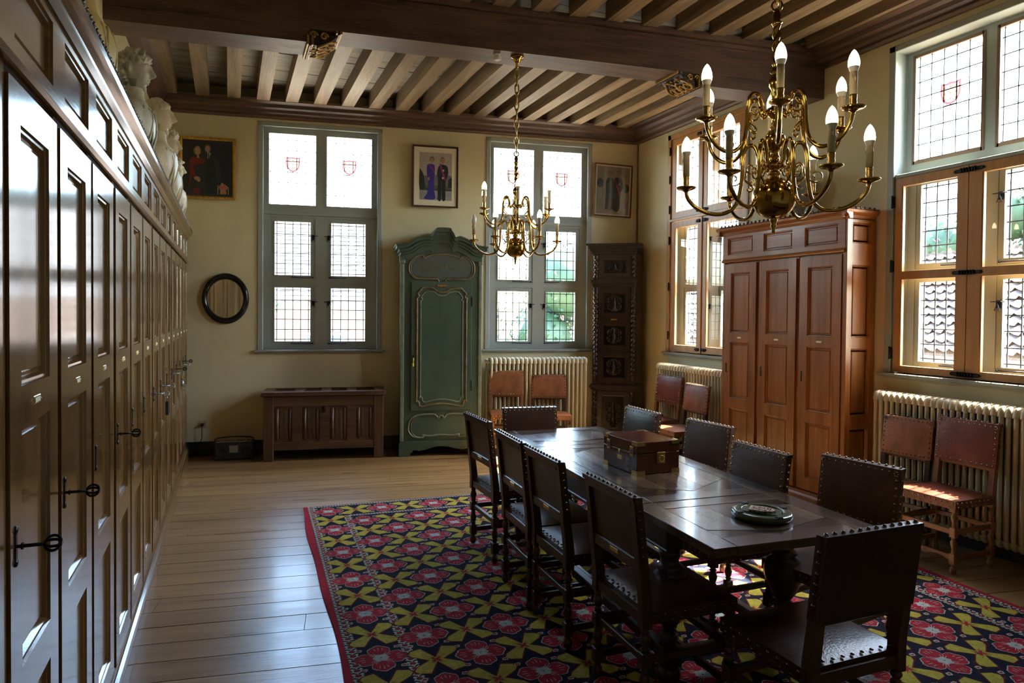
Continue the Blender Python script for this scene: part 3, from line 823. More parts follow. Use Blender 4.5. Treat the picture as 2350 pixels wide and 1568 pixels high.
# door
mb = MB(); mb.box((.10, -.022, .52), (.80, 0, 2.00), bev=.004)
dr = mb.build('door', M_['green'], ar)
def smooth_closed(pts, n=5): return catmull([(x, 0, z) for x, z in pts], n, True)
def moulding(pts, y, parent, name, r1=.011, r2=.006, inset=.93, closed=True, fine=True, mats=None):
    P = [Vector((x, 0, z)) for x, z in pts]
    Q = catmull(P, 5, True) if fine else P
    c_ = sum((Vector(p) for p in Q), Vector())/len(Q)
    mb = MB(); mb.tube([(p.x, y, p.z) for p in Q], r1, 7, 0, closed=True)
    mb.tube([(c_.x+(p.x-c_.x)*(inset-.01), y-.001, c_.z+(p.z-c_.z)*(1-(1-inset)*.5)) for p in Q], r2, 6, 1, closed=True)
    return mb.build(name, mats or [M_['gilt_edge'], M_['green_l']], parent)
dp = [(.165, .66), (.165, 1.20), (.165, 1.78), (.16, 1.80), (.185, 1.835), (.17, 1.865), (.215, 1.915), (.235, 1.93), (.345, 1.925), (.385, 1.895), (.45, 1.88), (.515, 1.895), (.555, 1.925), (.665, 1.93), (.685, 1.915), (.73, 1.865), (.715, 1.835), (.74, 1.80), (.735, 1.78), (.735, 1.20), (.735, .66), (.74, .64), (.71, .62), (.705, .585), (.67, .565), (.60, .58), (.45, .60), (.30, .58), (.23, .565), (.195, .585), (.19, .62), (.16, .64)]
moulding(dp, -.022, dr, 'door_moulding', .012, .007, .86)
mb = MB(); mb.box((.19, -.024, .63), (.71, -.0215, 1.86)); mb.build('door_panel', M_['green'], dr)
mb = MB(); mb.box((.395, -.034, 1.945), (.505, -.022, 1.968), bev=.003); mb.build('name_plate', M_['gold'], dr)
mb = MB(); mb.box((.115, -.028, 1.06), (.135, -.022, 1.16), bev=.002); mb.tube([(.125, -.05, 1.13), (.122, -.052, 1.06)], .008, 7, 1); mb.ball((.12, -.052, 1.05), .014, 8, 5, 1, sz=1.8); mb.build('key_tassel', [M_['iron'], simple('yellow_tassel', (.45, .42, .08), .8)], dr)
for z in (.80, 1.78):
    mb = MB(); mb.tube([(.803, -.022, z-.06), (.803, -.022, z+.06)], .007, 7); mb.build('hinge', M_['iron'], dr)
# upper cartouche panel with painted scrollwork
up_ = [(.075, 2.16), (.075, 2.24), (.105, 2.29), (.13, 2.315), (.18, 2.345), (.225, 2.34), (.245, 2.32), (.30, 2.345), (.40, 2.365), (.50, 2.365), (.60, 2.345), (.655, 2.32), (.675, 2.34), (.72, 2.345), (.77, 2.315), (.80, 2.29), (.825, 2.24), (.825, 2.16), (.79, 2.08), (.73, 2.055), (.55, 2.055), (.50, 2.05), (.485, 2.02), (.45, 2.015), (.415, 2.02), (.40, 2.05), (.35, 2.055), (.17, 2.055), (.11, 2.08)]
up_ = [(x, z-.045 if z > 2.1 else z-.02) for x, z in up_]
moulding(up_, -.004, ar, 'cartouche_moulding', .012, .006, .95)
mb = MB(); mb.prism([(x*.92+.036, z*.92+.18) for x, z in up_][::-1], -.006, .002, 'y'); cp = mb.build('cartouche_panel', M_['blue_panel'], ar)
mb = MB(); random.seed(21)
for q in range(11):
    cx, cz = .16+.055*q*.6, 2.16+.05*sin(q*1.9)
    a0 = random.uniform(0, 6)
    mb.tube([(cx+.045*(t/9-.4)+.01*cos(a0+t*.5), -.008, cz+.028*sin(a0+t*.45)) for t in range(10)], .0012, 4)
xx = .44
for q, h_ in enumerate((.05, .015, .045, .015, .014, .018, .014, .016, .04)):
    mb.tube([(xx+.004*sin(t), -.008, 2.165+h_*sin(t*PI/6)*(.8 if t < 4 else .4)+.004*t/2) for t in range(7)] + [(xx+.022, -.008, 2.168)], .0013, 4); xx += .024
mb.build('painted_signature', simple('faded_script_paint', (.20, .20, .14), .6), cp)
lo_ = [(.085, .27), (.075, .34), (.095, .41), (.15, .455), (.24, .475), (.36, .475), (.395, .455), (.42, .43), (.435, .455), (.47, .455), (.48, .43), (.505, .455), (.54, .475), (.66, .475), (.75, .455), (.805, .41), (.825, .34), (.815, .27), (.77, .225), (.70, .21), (.655, .215), (.66, .235), (.58, .225), (.45, .235), (.32, .225), (.24, .235), (.245, .215), (.20, .21), (.13, .225)]
moulding(lo_, -.004, ar, 'lower_moulding', .012, .006, .93, mats=[M_['green_l'], M_['gilt_edge']])

# ================================================================== CARVED CORNER CABINET
A_ = Vector((4.32, 7.60, 0)); 
cc = empty('carved_corner_cabinet', (4.235, 7.555, 0), R(-36.5), 'narrow dark carved cabinet with twisted columns in the far right corner', 'cabinet')
CW = .53
MW = cc.matrix_basis
def wl(p):   # world -> local of the corner cabinet
    return (RZ(R(36.5)) @ (Vector(p) - Vector((4.235, 7.555, 0))))
b1 = Vector((CW, 0, 0)); c1 = wl((4.795, 7.285, 0)); d1 = wl((4.885, 7.50, 0)); e1 = wl((4.45, 7.655, 0)); 
c1 = Vector((c1.x, c1.y, 0))
plan = [(0, 0), (CW, 0), (c1.x, c1.y), (d1.x, d1.y), (e1.x, e1.y)]
def shrink(pl, k, ex):
    out_ = []
    for i, (x, y) in enumerate(pl):
        if i == 0: out_.append((x-ex, y-ex))
        elif i == 1: out_.append((x+ex*.5, y-ex))
        elif i == 2: out_.append((x, y-ex*1.2))
        else: out_.append((x, y))
    return out_
mb = MB()
mb.prism(plan, 0.0, 2.44, 'z'); mb.build('body', M_['dark'], cc)
for nm_, zz_ in (('plinth', ((0, .09, .03), (.09, .12, .02))), ('waist_moulding', ((.70, .72, .02), (.72, .755, .035), (.755, .77, .02))), ('frieze_moulding', ((2.00, 2.03, .012), (2.03, 2.075, .025))), ('cornice', ((2.40, 2.43, .02), (2.43, 2.46, .04), (2.46, 2.50, .06), (2.50, 2.525, .085)))):
    mb = MB()
    for z0_, z1_, ex in zz_: mb.prism(shrink(plan, 1, ex), z0_, z1_, 'z')
    mb.build(nm_, M_['dark'], cc)
for x in (.032, CW-.032):
    for z0_, z1_ in ((.12, .70), (.78, 2.00), (2.08, 2.40)):
        mb = MB(); mb.twist(.034, z0_+.02, z1_-.02, .060, 2, .45, 12, M=T(x, -.018, 0)); mb.box((x-.03, -.04, z0_), (x+.03, .01, z0_+.025)); mb.box((x-.03, -.04, z1_-.025), (x+.03, .01, z1_)); mb.build('twisted_column', M_['dark'], cc)
for j, (z0_, z1_) in enumerate(((.14, .68), (.80, 1.17), (1.20, 1.56), (1.60, 1.96), (2.11, 2.37))):
    mb = MB(); panelled(mb, .065, CW-.065, z0_, z1_, [(.065+.055, CW-.12, z0_+.05, z1_-.05)], -.014, .014, field=.02)
    pn = mb.build('carved_panel', M_['dark'], cc)
    mb = MB(); random.seed(40+j); cx, cz = CW/2, (z0_+z1_)/2; hh = (z1_-z0_)/2-.08; ww = CW/2-.15
    for q in range(26):
        t = q/26*2*PI
        mb.ball((cx+ww*.8*cos(t)*(.6+.4*abs(sin(3*t))), -.006, cz+hh*.9*sin(t)), .014, 6, 4, sy=.7)
    for q in range(4):
        path = [(cx+(1 if q % 2 else -1)*(ww*.45+.03*cos(t*.5)*(1-t/16)), -.008, cz+(1 if q > 1 else -1)*(hh*.45+.04*sin(t*.5)*(1-t/16))) for t in range(15)]
        mb.tube(path, .007, 5)
    mb.lathe([(.0001, hh*.9), (.014, hh*.75), (.02, hh*.5), (.012, hh*.4), (.03, hh*.1), (.024, -hh*.3), (.034, -hh*.8), (.0001, -hh*.9)][::-1], 8, 0, T(cx, -.006, cz))
    mb.build('carving', M_['dark2'], pn)
mb = MB(); mb.box((CW/2-.04, -.020, 1.570), (CW/2+.04, -.014, 1.590), bev=.002); mb.build('name_plate', M_['gold'], cc)

# ================================================================== RADIATORS
def radiator(loc, rz, ncol, pitch, zt, zb, depth, label, valve):
    root = empty('column_radiator', loc, rz, label, 'radiator', 'cream radiators under the windows')
    mb = MB(); t_ = pitch*.30
    # one column: three tubes front to back joined at top and bottom
    for y in (.0, depth/2, depth):
        pts = [(0, y, zb+.03), (0, y, zb+.08), (0, y, zt-.07), (0, y, zt-.03)]
        mb.tube(pts, [t_*.9, t_*1.05, t_*1.05, t_*.9], 8, flat=1.0)
    pth = catmull([(0, -.004, zt-.06), (0, .006, zt-.016), (0, depth*.3, zt-.006), (0, depth*.7, zt-.006), (0, depth-.006, zt-.016), (0, depth+.004, zt-.06)], 4)
    mb.tube(pth, pitch*.46, 8); 
    pth = catmull([(0, -.002, zb+.05), (0, .01, zb+.018), (0, depth*.5, zb+.012), (0, depth-.01, zb+.018), (0, depth+.002, zb+.05)], 4)
    mb.tube(pth, pitch*.44, 8)
    c0 = mb.build('radiator_column', M_['rad'], root)
    for i in range(1, ncol):
        c_ = c0.copy(); C.objects.link(c_); c_.parent = root; c_.location = (i*pitch, 0, 0)
    mb = MB()
    for i in (1, ncol-2):
        for y in (.0, depth): mb = MB(); mb.tube([(i*pitch, y, 0), (i*pitch, y, zb+.03)], .012, 8); mb.build('foot', M_['rad'], root)
    mb = MB(); s_ = -1 if valve == 'l' else 1; x0 = 0 if valve == 'l' else (ncol-1)*pitch
    mb.tube([(x0, depth/2, zt-.045), (x0+s_*.05, depth/2, zt-.045)], .014, 8); mb.tube([(x0+s_*.05, depth/2, zt-.045), (x0+s_*.05, depth/2, 0.0)], .011, 8)
    mb.lathe([(.018, 0), (.024, .01), (.024, .035), (.015, .05), (.0001, .053)], 10, 1, T(x0+s_*.05, depth/2, zt-.05) @ RY(R(0)))
    mb.tube([(x0, depth/2, zb+.04), (x0+s_*.03, depth/2, zb+.04), (x0+s_*.03, depth/2, 0.0)], .010, 8)
    mb.build('valve', [M_['rad'], M_['white']], root)
    return root
radiator(WB(3.415, .22), AL, 23, .0545, 1.09, .12, .13, 'cream column radiator under the right-hand window of the far wall', 'l')
radiator((XR-.165, 6.86, 0), R(-90), 24, .050, 1.06, .12, .13, 'cream column radiator in the corner, left of the tall oak wardrobe', 'l')
radiator((XR-.165, 3.88, 0), R(-90), 33, .0475, 1.05, .12, .13, 'cream column radiator under the large window at the right picture edge', 'l')

# ================================================================== PICTURES AND MIRROR
def pframe(mb, x0, x1, z0, z1, wd, y, th, mi=0, prof=None):
    prof = prof or [(0, 0), (0, -th), (.35, -th), (.7, -th*.6), (1, -th*.35), (1, 0)]
    vs = []; n = len(prof)
    cs = [(x0, z0, 1, 1), (x1, z0, -1, 1), (x1, z1, -1, -1), (x0, z1, 1, -1)]
    for cx, cz, sx, sz in cs:
        for u, d in prof: vs.append((cx+sx*u*wd, y+d, cz+sz*u*wd))
    fs = []
    for k in range(4):
        k2 = (k+1) % 4
        for i in range(n-1): fs.append((k*n+i, k2*n+i, k2*n+i+1, k*n+i+1))
    mb.add(vs, fs, mi)
pal = {}
def pc(name, col):
    if name not in pal: pal[name] = simple(name, col, .55, var=.12, nscale=30)
    return pal[name]
def figure(mb, cx, zf, h, idx, dress=False, tilt=0):
    """standing painted figure; idx = material slots dict(skin, hair, top, low, sash)"""
    s_ = h
    def el(x, z, rx, rz_, mi, y, n=14): mb.poly([(cx+(x+rx*cos(2*PI*k/n))*s_, y, zf+(z+rz_*sin(2*PI*k/n))*s_) for k in range(n)][::1], mi)
    def pg(pts, mi, y): mb.poly([(cx+x*s_, y, zf+z*s_) for x, z in pts], mi)
    y0 = 0
    return el, pg
def portrait(name, loc, rz, W_, H_, label, fw_, fmat, build_art, bg_mat, glassed=True, tilt=0, bead=False):
    root = empty(name, loc, rz, label, 'picture')
    root.rotation_euler = (R(tilt), 0, rz)
    mb = MB(); pframe(mb, 0, W_, 0, H_, fw_, 0, .028); mb.box((0, -.004, 0), (W_, 0, H_))
    if bead:
        n = int(2*(W_+H_)/.022)
        for i in range(n):
            t = i/n*2*(W_+H_)
            if t < W_: p_ = (t, fw_*.45)
            elif t < W_+H_: p_ = (W_-fw_*.45, t-W_)
            elif t < 2*W_+H_: p_ = (2*W_+H_-t, H_-fw_*.45)
            else: p_ = (fw_*.45, 2*W_+2*H_-t)
            x = min(max(p_[0], fw_*.45), W_-fw_*.45); z = min(max(p_[1], fw_*.45), H_-fw_*.45)
            mb.ball((x, -.026, z), .010, 6, 4, 0)
    mb.build('picture_frame', fmat, root)
    mb = MB(); mats = [bg_mat]
    mb.box((fw_*.9, -.012, fw_*.9), (W_-fw_*.9, -.005, H_-fw_*.9))
    build_art(mb, mats)
    mb.build('portrait', mats, root)
    if glassed:
        mb = MB(); mb.poly([(fw_*.9, -.020, fw_*.9), (W_-fw_*.9, -.020, fw_*.9), (W_-fw_*.9, -.020, H_-fw_*.9), (fw_*.9, -.020, H_-fw_*.9)]); mb.build('picture_glass', M_['glass'], root)
    return root
def P2(mb, mats, pts, m_, y):
    if m_ not in mats: mats.append(m_)
    if len(pts) >= 6 and len(pts) not in (8, 16) and len(pts) < 24: pts = [(p.x, p.z) for p in catmull([(x, 0, z) for x, z in pts], 4, True)]
    mb.poly([(x, y, z) for x, z in pts], mats.index(m_))
def EL(cx, cz, rx, rz_, n=16): return [(cx+rx*cos(2*PI*k/n), cz+rz_*sin(2*PI*k/n)) for k in range(n)]
SK = pc('painted_skin', (.42, .24, .15)); HB = pc('painted_brown_hair', (.14, .08, .045)); NV = pc('painted_navy_uniform', (.014, .018, .035)); SASH = pc('painted_purple_sash', (.28, .03, .13))
def face_marks(mb, mats, cx, cz, r_, y):
    P2(mb, mats, EL(cx-r_*.35, cz+r_*.1, r_*.14, r_*.1, 8), HB, y); P2(mb, mats, EL(cx+r_*.35, cz+r_*.1, r_*.14, r_*.1, 8), HB, y); P2(mb, mats, EL(cx, cz-r_*.55, r_*.28, r_*.09, 8), pc('painted_lips', (.32, .09, .07)), y)
def art1(mb, mats):   # dark canvas, woman in red and man in dark suit
    y = -.0125
    P2(mb, mats, [(.34, .05), (.52, .05), (.52, .62), (.30, .62)], pc('dark_blue_backdrop', (.012, .016, .03)), y)
    red = pc('painted_red_dress', (.16, .018, .012)); dk = pc('painted_charcoal', (.022, .024, .028)); suit = pc('painted_dark_suit', (.012, .016, .024))
    P2(mb, mats, [(.265, .055), (.46, .055), (.455, .30), (.45, .42), (.41, .475), (.33, .49), (.285, .45), (.27, .30)], suit, y-.0003)
    P2(mb, mats, [(.09, .055), (.245, .055), (.25, .30), (.265, .42), (.235, .455), (.19, .45), (.15, .465), (.115, .44), (.10, .35), (.11, .24)], red, y-.0006)
    P2(mb, mats, [(.09, .055), (.26, .055), (.255, .20), (.265, .36), (.23, .39), (.15, .37), (.125, .22)], dk, y-.0009)
    P2(mb, mats, [(.12, .055), (.22, .055), (.21, .10), (.18, .13), (.15, .10)], red, y-.0012)
    P2(mb, mats, EL(.185, .53, .038, .048), pc('painted_fair_hair', (.24, .15, .07)), y-.0012); P2(mb, mats, EL(.193, .522, .024, .034), SK, y-.0015); P2(mb, mats, [(.18, .45), (.205, .45), (.20, .49), (.185, .49)], SK, y-.0014)
    P2(mb, mats, EL(.295, .565, .032, .042), HB, y-.0012); P2(mb, mats, EL(.291, .555, .026, .038), SK, y-.0015)
    P2(mb, mats, [(.285, .455), (.33, .52), (.325, .50), (.30, .45)], pc('painted_shirt', (.35, .34, .28)), y-.0012); P2(mb, mats, [(.288, .52), (.318, .52), (.312, .46), (.295, .45)], pc('painted_shirt', (.35, .34, .28)), y-.0013); P2(mb, mats, [(.298, .51), (.308, .51), (.308, .45), (.300, .44)], suit, y-.0016)
    rl = pc('painted_red_fold', (.26, .035, .022))
    for q in range(5): P2(mb, mats, [(.115+q*.026, .43), (.122+q*.026, .44), (.135+q*.018, .38), (.125+q*.018, .33)], rl, y-.0010)
    P2(mb, mats, [(.10, .34), (.125, .40), (.15, .33), (.175, .25), (.165, .22), (.13, .25), (.108, .29)], red, y-.0013)
    P2(mb, mats, [(.355, .45), (.395, .44), (.42, .34), (.43, .22), (.40, .20), (.375, .30)], pc('painted_suit_light', (.024, .030, .042)), y-.0006)
    P2(mb, mats, [(.165, .53), (.17, .565), (.185, .582), (.205, .575), (.215, .555), (.19, .56), (.178, .545)], pc('painted_hair_light', (.38, .24, .12)), y-.0019)
    P2(mb, mats, EL(.182, .225, .03, .022), SK, y-.0015); P2(mb, mats, EL(.20, .21, .018, .026), SK, y-.0016)
    for cx, cz in ((.193, .522), (.291, .555)): face_marks(mb, mats, cx, cz, .024, y-.002)
    P2(mb, mats, [(.395, .055), (.402, .055), (.402, .16), (.395, .16)], pc('painted_ivory', (.42, .33, .18)), y-.001); P2(mb, mats, [(.505, .055), (.512, .055), (.510, .145), (.503, .145)], pc('painted_ivory', (.42, .33, .18)), y-.001)
    P2(mb, mats, EL(.455, .135, .048, .032), pc('painted_gold', (.36, .20, .06)), y-.0013); P2(mb, mats, EL(.455, .142, .044, .03), pc('painted_pink_cushion', (.42, .10, .10)), y-.0016)
    P2(mb, mats, [(.42, .058), (.49, .058), (.485, .11), (.425, .11)], pc('painted_gold', (.36, .20, .06)), y-.0012); P2(mb, mats, EL(.445, .165, .014, .022), SK, y-.0019)
portrait('portrait_painting', WB(-.10, .035, 2.895), AL, .585, .685, 'gilt-framed dark painting of a woman in red beside a man in a suit', .035, M_['gilt_frame'], art1, pc('dark_canvas', (.022, .022, .022)), False, 0, True)
def art2(mb, mats):
    y = -.0125
    P2(mb, mats, [(.085, .085), (.475, .085), (.475, .655), (.085, .655)], pc('photo_sky_grey', (.42, .38, .36)), y)
    P2(mb, mats, [(.085, .085), (.475, .085), (.475, .215), (.085, .215)], pc('photo_terrace', (.36, .33, .32)), y-.0003)
    P2(mb, mats, [(.085, .20), (.475, .20), (.475, .225), (.085, .225)], pc('photo_shadow_line', (.08, .06, .05)), y-.0005)
    P2(mb, mats, [(.085, .225), (.475, .225), (.475, .26), (.085, .26)], pc('photo_grass', (.10, .13, .05)), y-.0006)
    P2(mb, mats, [(.085, .26), (.475, .26), (.475, .38), (.40, .40), (.085, .37)], pc('photo_far_hills', (.15, .17, .18)), y-.0005)
    tr = pc('photo_dark_trees', (.02, .03, .022))
    P2(mb, mats, [(.085, .225), (.15, .225), (.145, .30), (.135, .38), (.11, .43), (.085, .445)], tr, y-.0008); P2(mb, mats, [(.43, .24), (.475, .24), (.475, .36), (.45, .355), (.43, .33)], tr, y-.0008)
    bl = pc('painted_blue_gown', (.045, .03, .30))
    P2(mb, mats, [(.14, .10), (.27, .10), (.262, .20), (.258, .33), (.268, .42), (.262, .50), (.235, .515), (.195, .515), (.175, .49), (.172, .40), (.188, .33), (.185, .24), (.175, .16)], bl, y-.0012)
    P2(mb, mats, [(.185, .51), (.195, .515), (.268, .43), (.262, .41)], SASH, y-.0015)
    P2(mb, mats, EL(.232, .575, .027, .034), HB, y-.0012); P2(mb, mats, EL(.232, .568, .019, .028), SK, y-.0016); P2(mb, mats, EL(.195, .34, .012, .02), SK, y-.0016); P2(mb, mats, [(.225, .515), (.24, .515), (.238, .545), (.227, .545)], SK, y-.0014)
    P2(mb, mats, [(.305, .10), (.345, .10), (.348, .30), (.352, .30), (.355, .10), (.395, .10), (.398, .30), (.415, .36), (.43, .42), (.42, .49), (.385, .515), (.34, .515), (.31, .48), (.295, .40), (.305, .34)], NV, y-.0012)
    P2(mb, mats, [(.325, .51), (.345, .513), (.39, .37), (.405, .33), (.385, .335), (.37, .36)], SASH, y-.0015)
    P2(mb, mats, EL(.362, .57, .024, .036), HB, y-.0012); P2(mb, mats, EL(.362, .562, .020, .032), SK, y-.0016); P2(mb, mats, [(.355, .512), (.372, .512), (.37, .545), (.357, .545)], SK, y-.0014)
    P2(mb, mats, EL(.372, .445, .011, .013, 8), pc('painted_star', (.55, .52, .40)), y-.0018); P2(mb, mats, EL(.365, .355, .012, .014, 8), pc('painted_star', (.55, .52, .40)), y-.0019)
    P2(mb, mats, EL(.322, .105, .03, .010), NV, y-.0016); P2(mb, mats, EL(.378, .10, .022, .010), NV, y-.0016)
    for cx, cz in ((.232, .568), (.362, .562)): face_marks(mb, mats, cx, cz, .02, y-.002)
portrait('standing_couple_photograph', WB(2.465, .035, 2.915), AL, .55, .735, 'dark-framed photograph of a woman in a blue gown and a man in uniform', .022, M_['frame_d'], art2, M_['mount'], False)
def art3(mb, mats):
    y = -.0125
    P2(mb, mats, [(.03, .03), (.475, .03), (.475, .635), (.03, .635)], pc('photo_beige_hall', (.36, .29, .20)), y)
    for x in (.12, .36): P2(mb, mats, [(x, .12), (x+.045, .12), (x+.045, .635), (x, .635)], pc('photo_pilaster', (.45, .38, .28)), y-.0003)
    P2(mb, mats, [(.03, .03), (.475, .03), (.475, .11), (.03, .11)], pc('photo_floor', (.40, .33, .20)), y-.0004)
    gr = pc('photo_plant', (.04, .055, .03)); ur = pc('photo_urn', (.42, .38, .28))
    P2(mb, mats, EL(.075, .42, .045, .06), gr, y-.0008); P2(mb, mats, EL(.425, .37, .05, .055), gr, y-.0008); P2(mb, mats, [(.39, .20), (.46, .20), (.465, .32), (.385, .32)], ur, y-.0007); P2(mb, mats, [(.045, .22), (.10, .22), (.105, .36), (.04, .36)], ur, y-.0007)
    P2(mb, mats, [(.15, .09), (.28, .09), (.275, .30), (.265, .43), (.245, .49), (.175, .49), (.15, .44), (.155, .30)], pc('painted_teal_coat', (.045, .065, .060)), y-.0012)
    P2(mb, mats, [(.19, .09), (.225, .09), (.235, .30), (.225, .48), (.20, .48), (.20, .30)], pc('painted_pattern_dress', (.20, .22, .19)), y-.0015)
    P2(mb, mats, EL(.215, .545, .025, .032), pc('painted_grey_hair', (.15, .12, .09)), y-.0012); P2(mb, mats, EL(.215, .538, .018, .026), SK, y-.0016)
    P2(mb, mats, [(.26, .09), (.345, .09), (.35, .30), (.375, .36), (.37, .46), (.335, .50), (.285, .50), (.262, .46), (.258, .30)], NV, y-.0013)
    P2(mb, mats, [(.262, .48), (.28, .495), (.355, .30), (.335, .29), (.29, .38)], SASH, y-.0016)
    P2(mb, mats, EL(.31, .555, .022, .036), pc('painted_grey_hair', (.15, .12, .09)), y-.0012); P2(mb, mats, EL(.31, .545, .019, .032), SK, y-.0016)
    P2(mb, mats, EL(.335, .42, .010, .012, 8), pc('painted_star', (.55, .52, .40)), y-.0018)
    for cx, cz in ((.215, .538), (.31, .545)): face_marks(mb, mats, cx, cz, .018, y-.002)
p3 = portrait('older_couple_photograph', WB(4.755, .04, 2.905), AL, .505, .668, 'thin red-framed photograph of an older couple hung in the far right corner', .016, pc('red_brown_frame', (.13, .03, .02)), art3, M_['mount'])
p3.rotation_euler = (0, R(1.8), AL)
# oval mirror
mi_ = empty('round_mirror', WB(.377, .004, 1.784), AL, 'round wall mirror in a wide glossy black frame left of the chest', 'mirror')
mb = MB(); n = 48; prof = [(1.0, 0), (1.0, -.02), (.96, -.045), (.88, -.05), (.80, -.03), (.765, -.015)]
vs = []; fs = []
for k in range(n):
    a = 2*PI*k/n
    for u, d in prof: vs.append((.252*u*cos(a)*.985, d, .288*u*sin(a)))
for k in range(n):
    k2 = (k+1) % n
    for i in range(len(prof)-1): fs.append((k*6+i, k*6+i+1, k2*6+i+1, k2*6+i))
mb.add(vs, fs, 0, True); mb.build('mirror_frame', simple('glossy_black_frame', (.008, .008, .010), .12), mi_)
mb = MB(); mb.tube([(.192*cos(2*PI*k/n), -.018, .221*sin(2*PI*k/n)) for k in range(n)], .005, 6, closed=True); mb.build('inner_rim', M_['gilt_edge'], mi_)
mb = MB(); mb.poly([(.195*cos(2*PI*k/n), -.014, .223*sin(2*PI*k/n)) for k in range(n)]); mb.build('mirror_glass', M_['mirror'], mi_)

# ================================================================== SMALL THINGS BY THE FAR WALL
rd = empty('portable_radio', WB(.30, .32), AL+.06, 'black portable radio cassette player on the floor left of the chest', 'radio')
mb = MB(); mb.box((0, 0, 0), (.42, .16, .20), bev=.02); mb.build('casing', M_['plastic'], rd)
for x in (.075, .345):
    mb = MB(); mb.lathe([(.0001, 0), (.045, .002), (.052, .008), (.056, .0)], 18, 0, T(x, -.001, .10) @ RX(R(90))); mb.build('speaker', M_['black'], rd)
mb = MB(); mb.box((.165, -.004, .085), (.255, .002, .165), bev=.003); mb.build('cassette_door', M_['chrome'], rd)
mb = MB(); mb.box((.03, .02, .198), (.39, .05, .206), 0, bev=.002)
for q in range(6): mb.box((.06+q*.03, .06, .198), (.08+q*.03, .09, .210), bev=.002)
mb.ball((.33, .08, .206), .016, 8, 5); mb.build('controls', M_['chrome'], rd)
mb = MB(); mb.tube(catmull([(.01, .08, .19), (.03, .08, .235), (.21, .08, .25), (.39, .08, .235), (.41, .08, .19)], 5), .008, 7); mb.build('carry_handle', M_['plastic'], rd)
so = empty('wall_socket', WB(.137, .002, .36), AL, 'white wall socket with a black plug and lead near the left corner', 'socket')
mb = MB(); mb.box((-.04, -.010, -.04), (.04, 0, .04), bev=.005); mb.build('plate', simple('cream_socket', (.55, .47, .30), .4), so)
cb = MB(); cb.lathe([(.018, 0), (.020, .03), (.012, .045), (.006, .05)], 12, 0, T(0, -.010, .0) @ RX(R(90)))
cb.tube(catmull([(0, -.05, 0), (.0, -.062, -.05), (-.006, -.05, -.16), (-.05, -.045, -.26), (-.09, -.05, -.352)], 6) , .004, 6); cb.build('plug_and_lead', M_['plastic'], so)

# ================================================================== CHAIRS
M_['leather_k'] = simple('near_black_red_leather', (.030, .010, .007), .30, var=.3, nscale=5, bump=.15, bscale=110)
def square_post(mb, p0, p1, w0, d0, w1, d1, mi=0):
    vs = []
    for (x, y, z), w_, d_ in ((p0, w0, d0), (p1, w1, d1)):
        vs += [(x-w_/2, y-d_/2, z), (x+w_/2, y-d_/2, z), (x+w_/2, y+d_/2, z), (x-w_/2, y+d_/2, z)]
    mb.add(vs, [(0,3,2,1),(4,5,6,7),(0,1,5,4),(1,2,6,5),(2,3,7,6),(3,0,4,7)], mi)
def baluster(mb, z0, z1, r, M, style):
    L = z1-z0
    if style == 'bobbin':
        n = max(2, int(round(L/.036))); pr = []
        for i in range(n):
            for t in range(6):
                a = t/6*PI; pr.append((r*(.55+.45*sin(a)), z0+L*(i+t/6)/n))
        pr.append((r*.55, z1)); mb.lathe(pr, 12, 0, M)
    elif style == 'vase':
        mb.lathe([(r*.85, z0), (r*.55, z0+L*.06), (r*.8, z0+L*.12), (r*.5, z0+L*.18), (r*.7, z0+L*.35), (r*1.05, z0+L*.62), (r*.95, z0+L*.76), (r*.5, z0+L*.86), (r*.85, z0+L*.93), (r*.6, z0+L*.97), (r*.85, z1)], 12, 0, M)
    else:
        mb.lathe([(r*.8, z0), (r*.6, z0+L*.07), (r*.95, z0+L*.12), (r*.6, z0+L*.18), (r*.85, z0+L*.3), (r*1.08, z0+L*.5), (r*.85, z0+L*.7), (r*.6, z0+L*.82), (r*.95, z0+L*.88), (r*.6, z0+L*.93), (r*.8, z1)], 12, 0, M)
def foot_(mb, r, M): mb.lathe([(r*.55, 0), (r*.95, .012), (r, .028), (r*.9, .042), (r*.55, .052), (r*.75, .062), (r*.8, .07)], 12, 0, M)
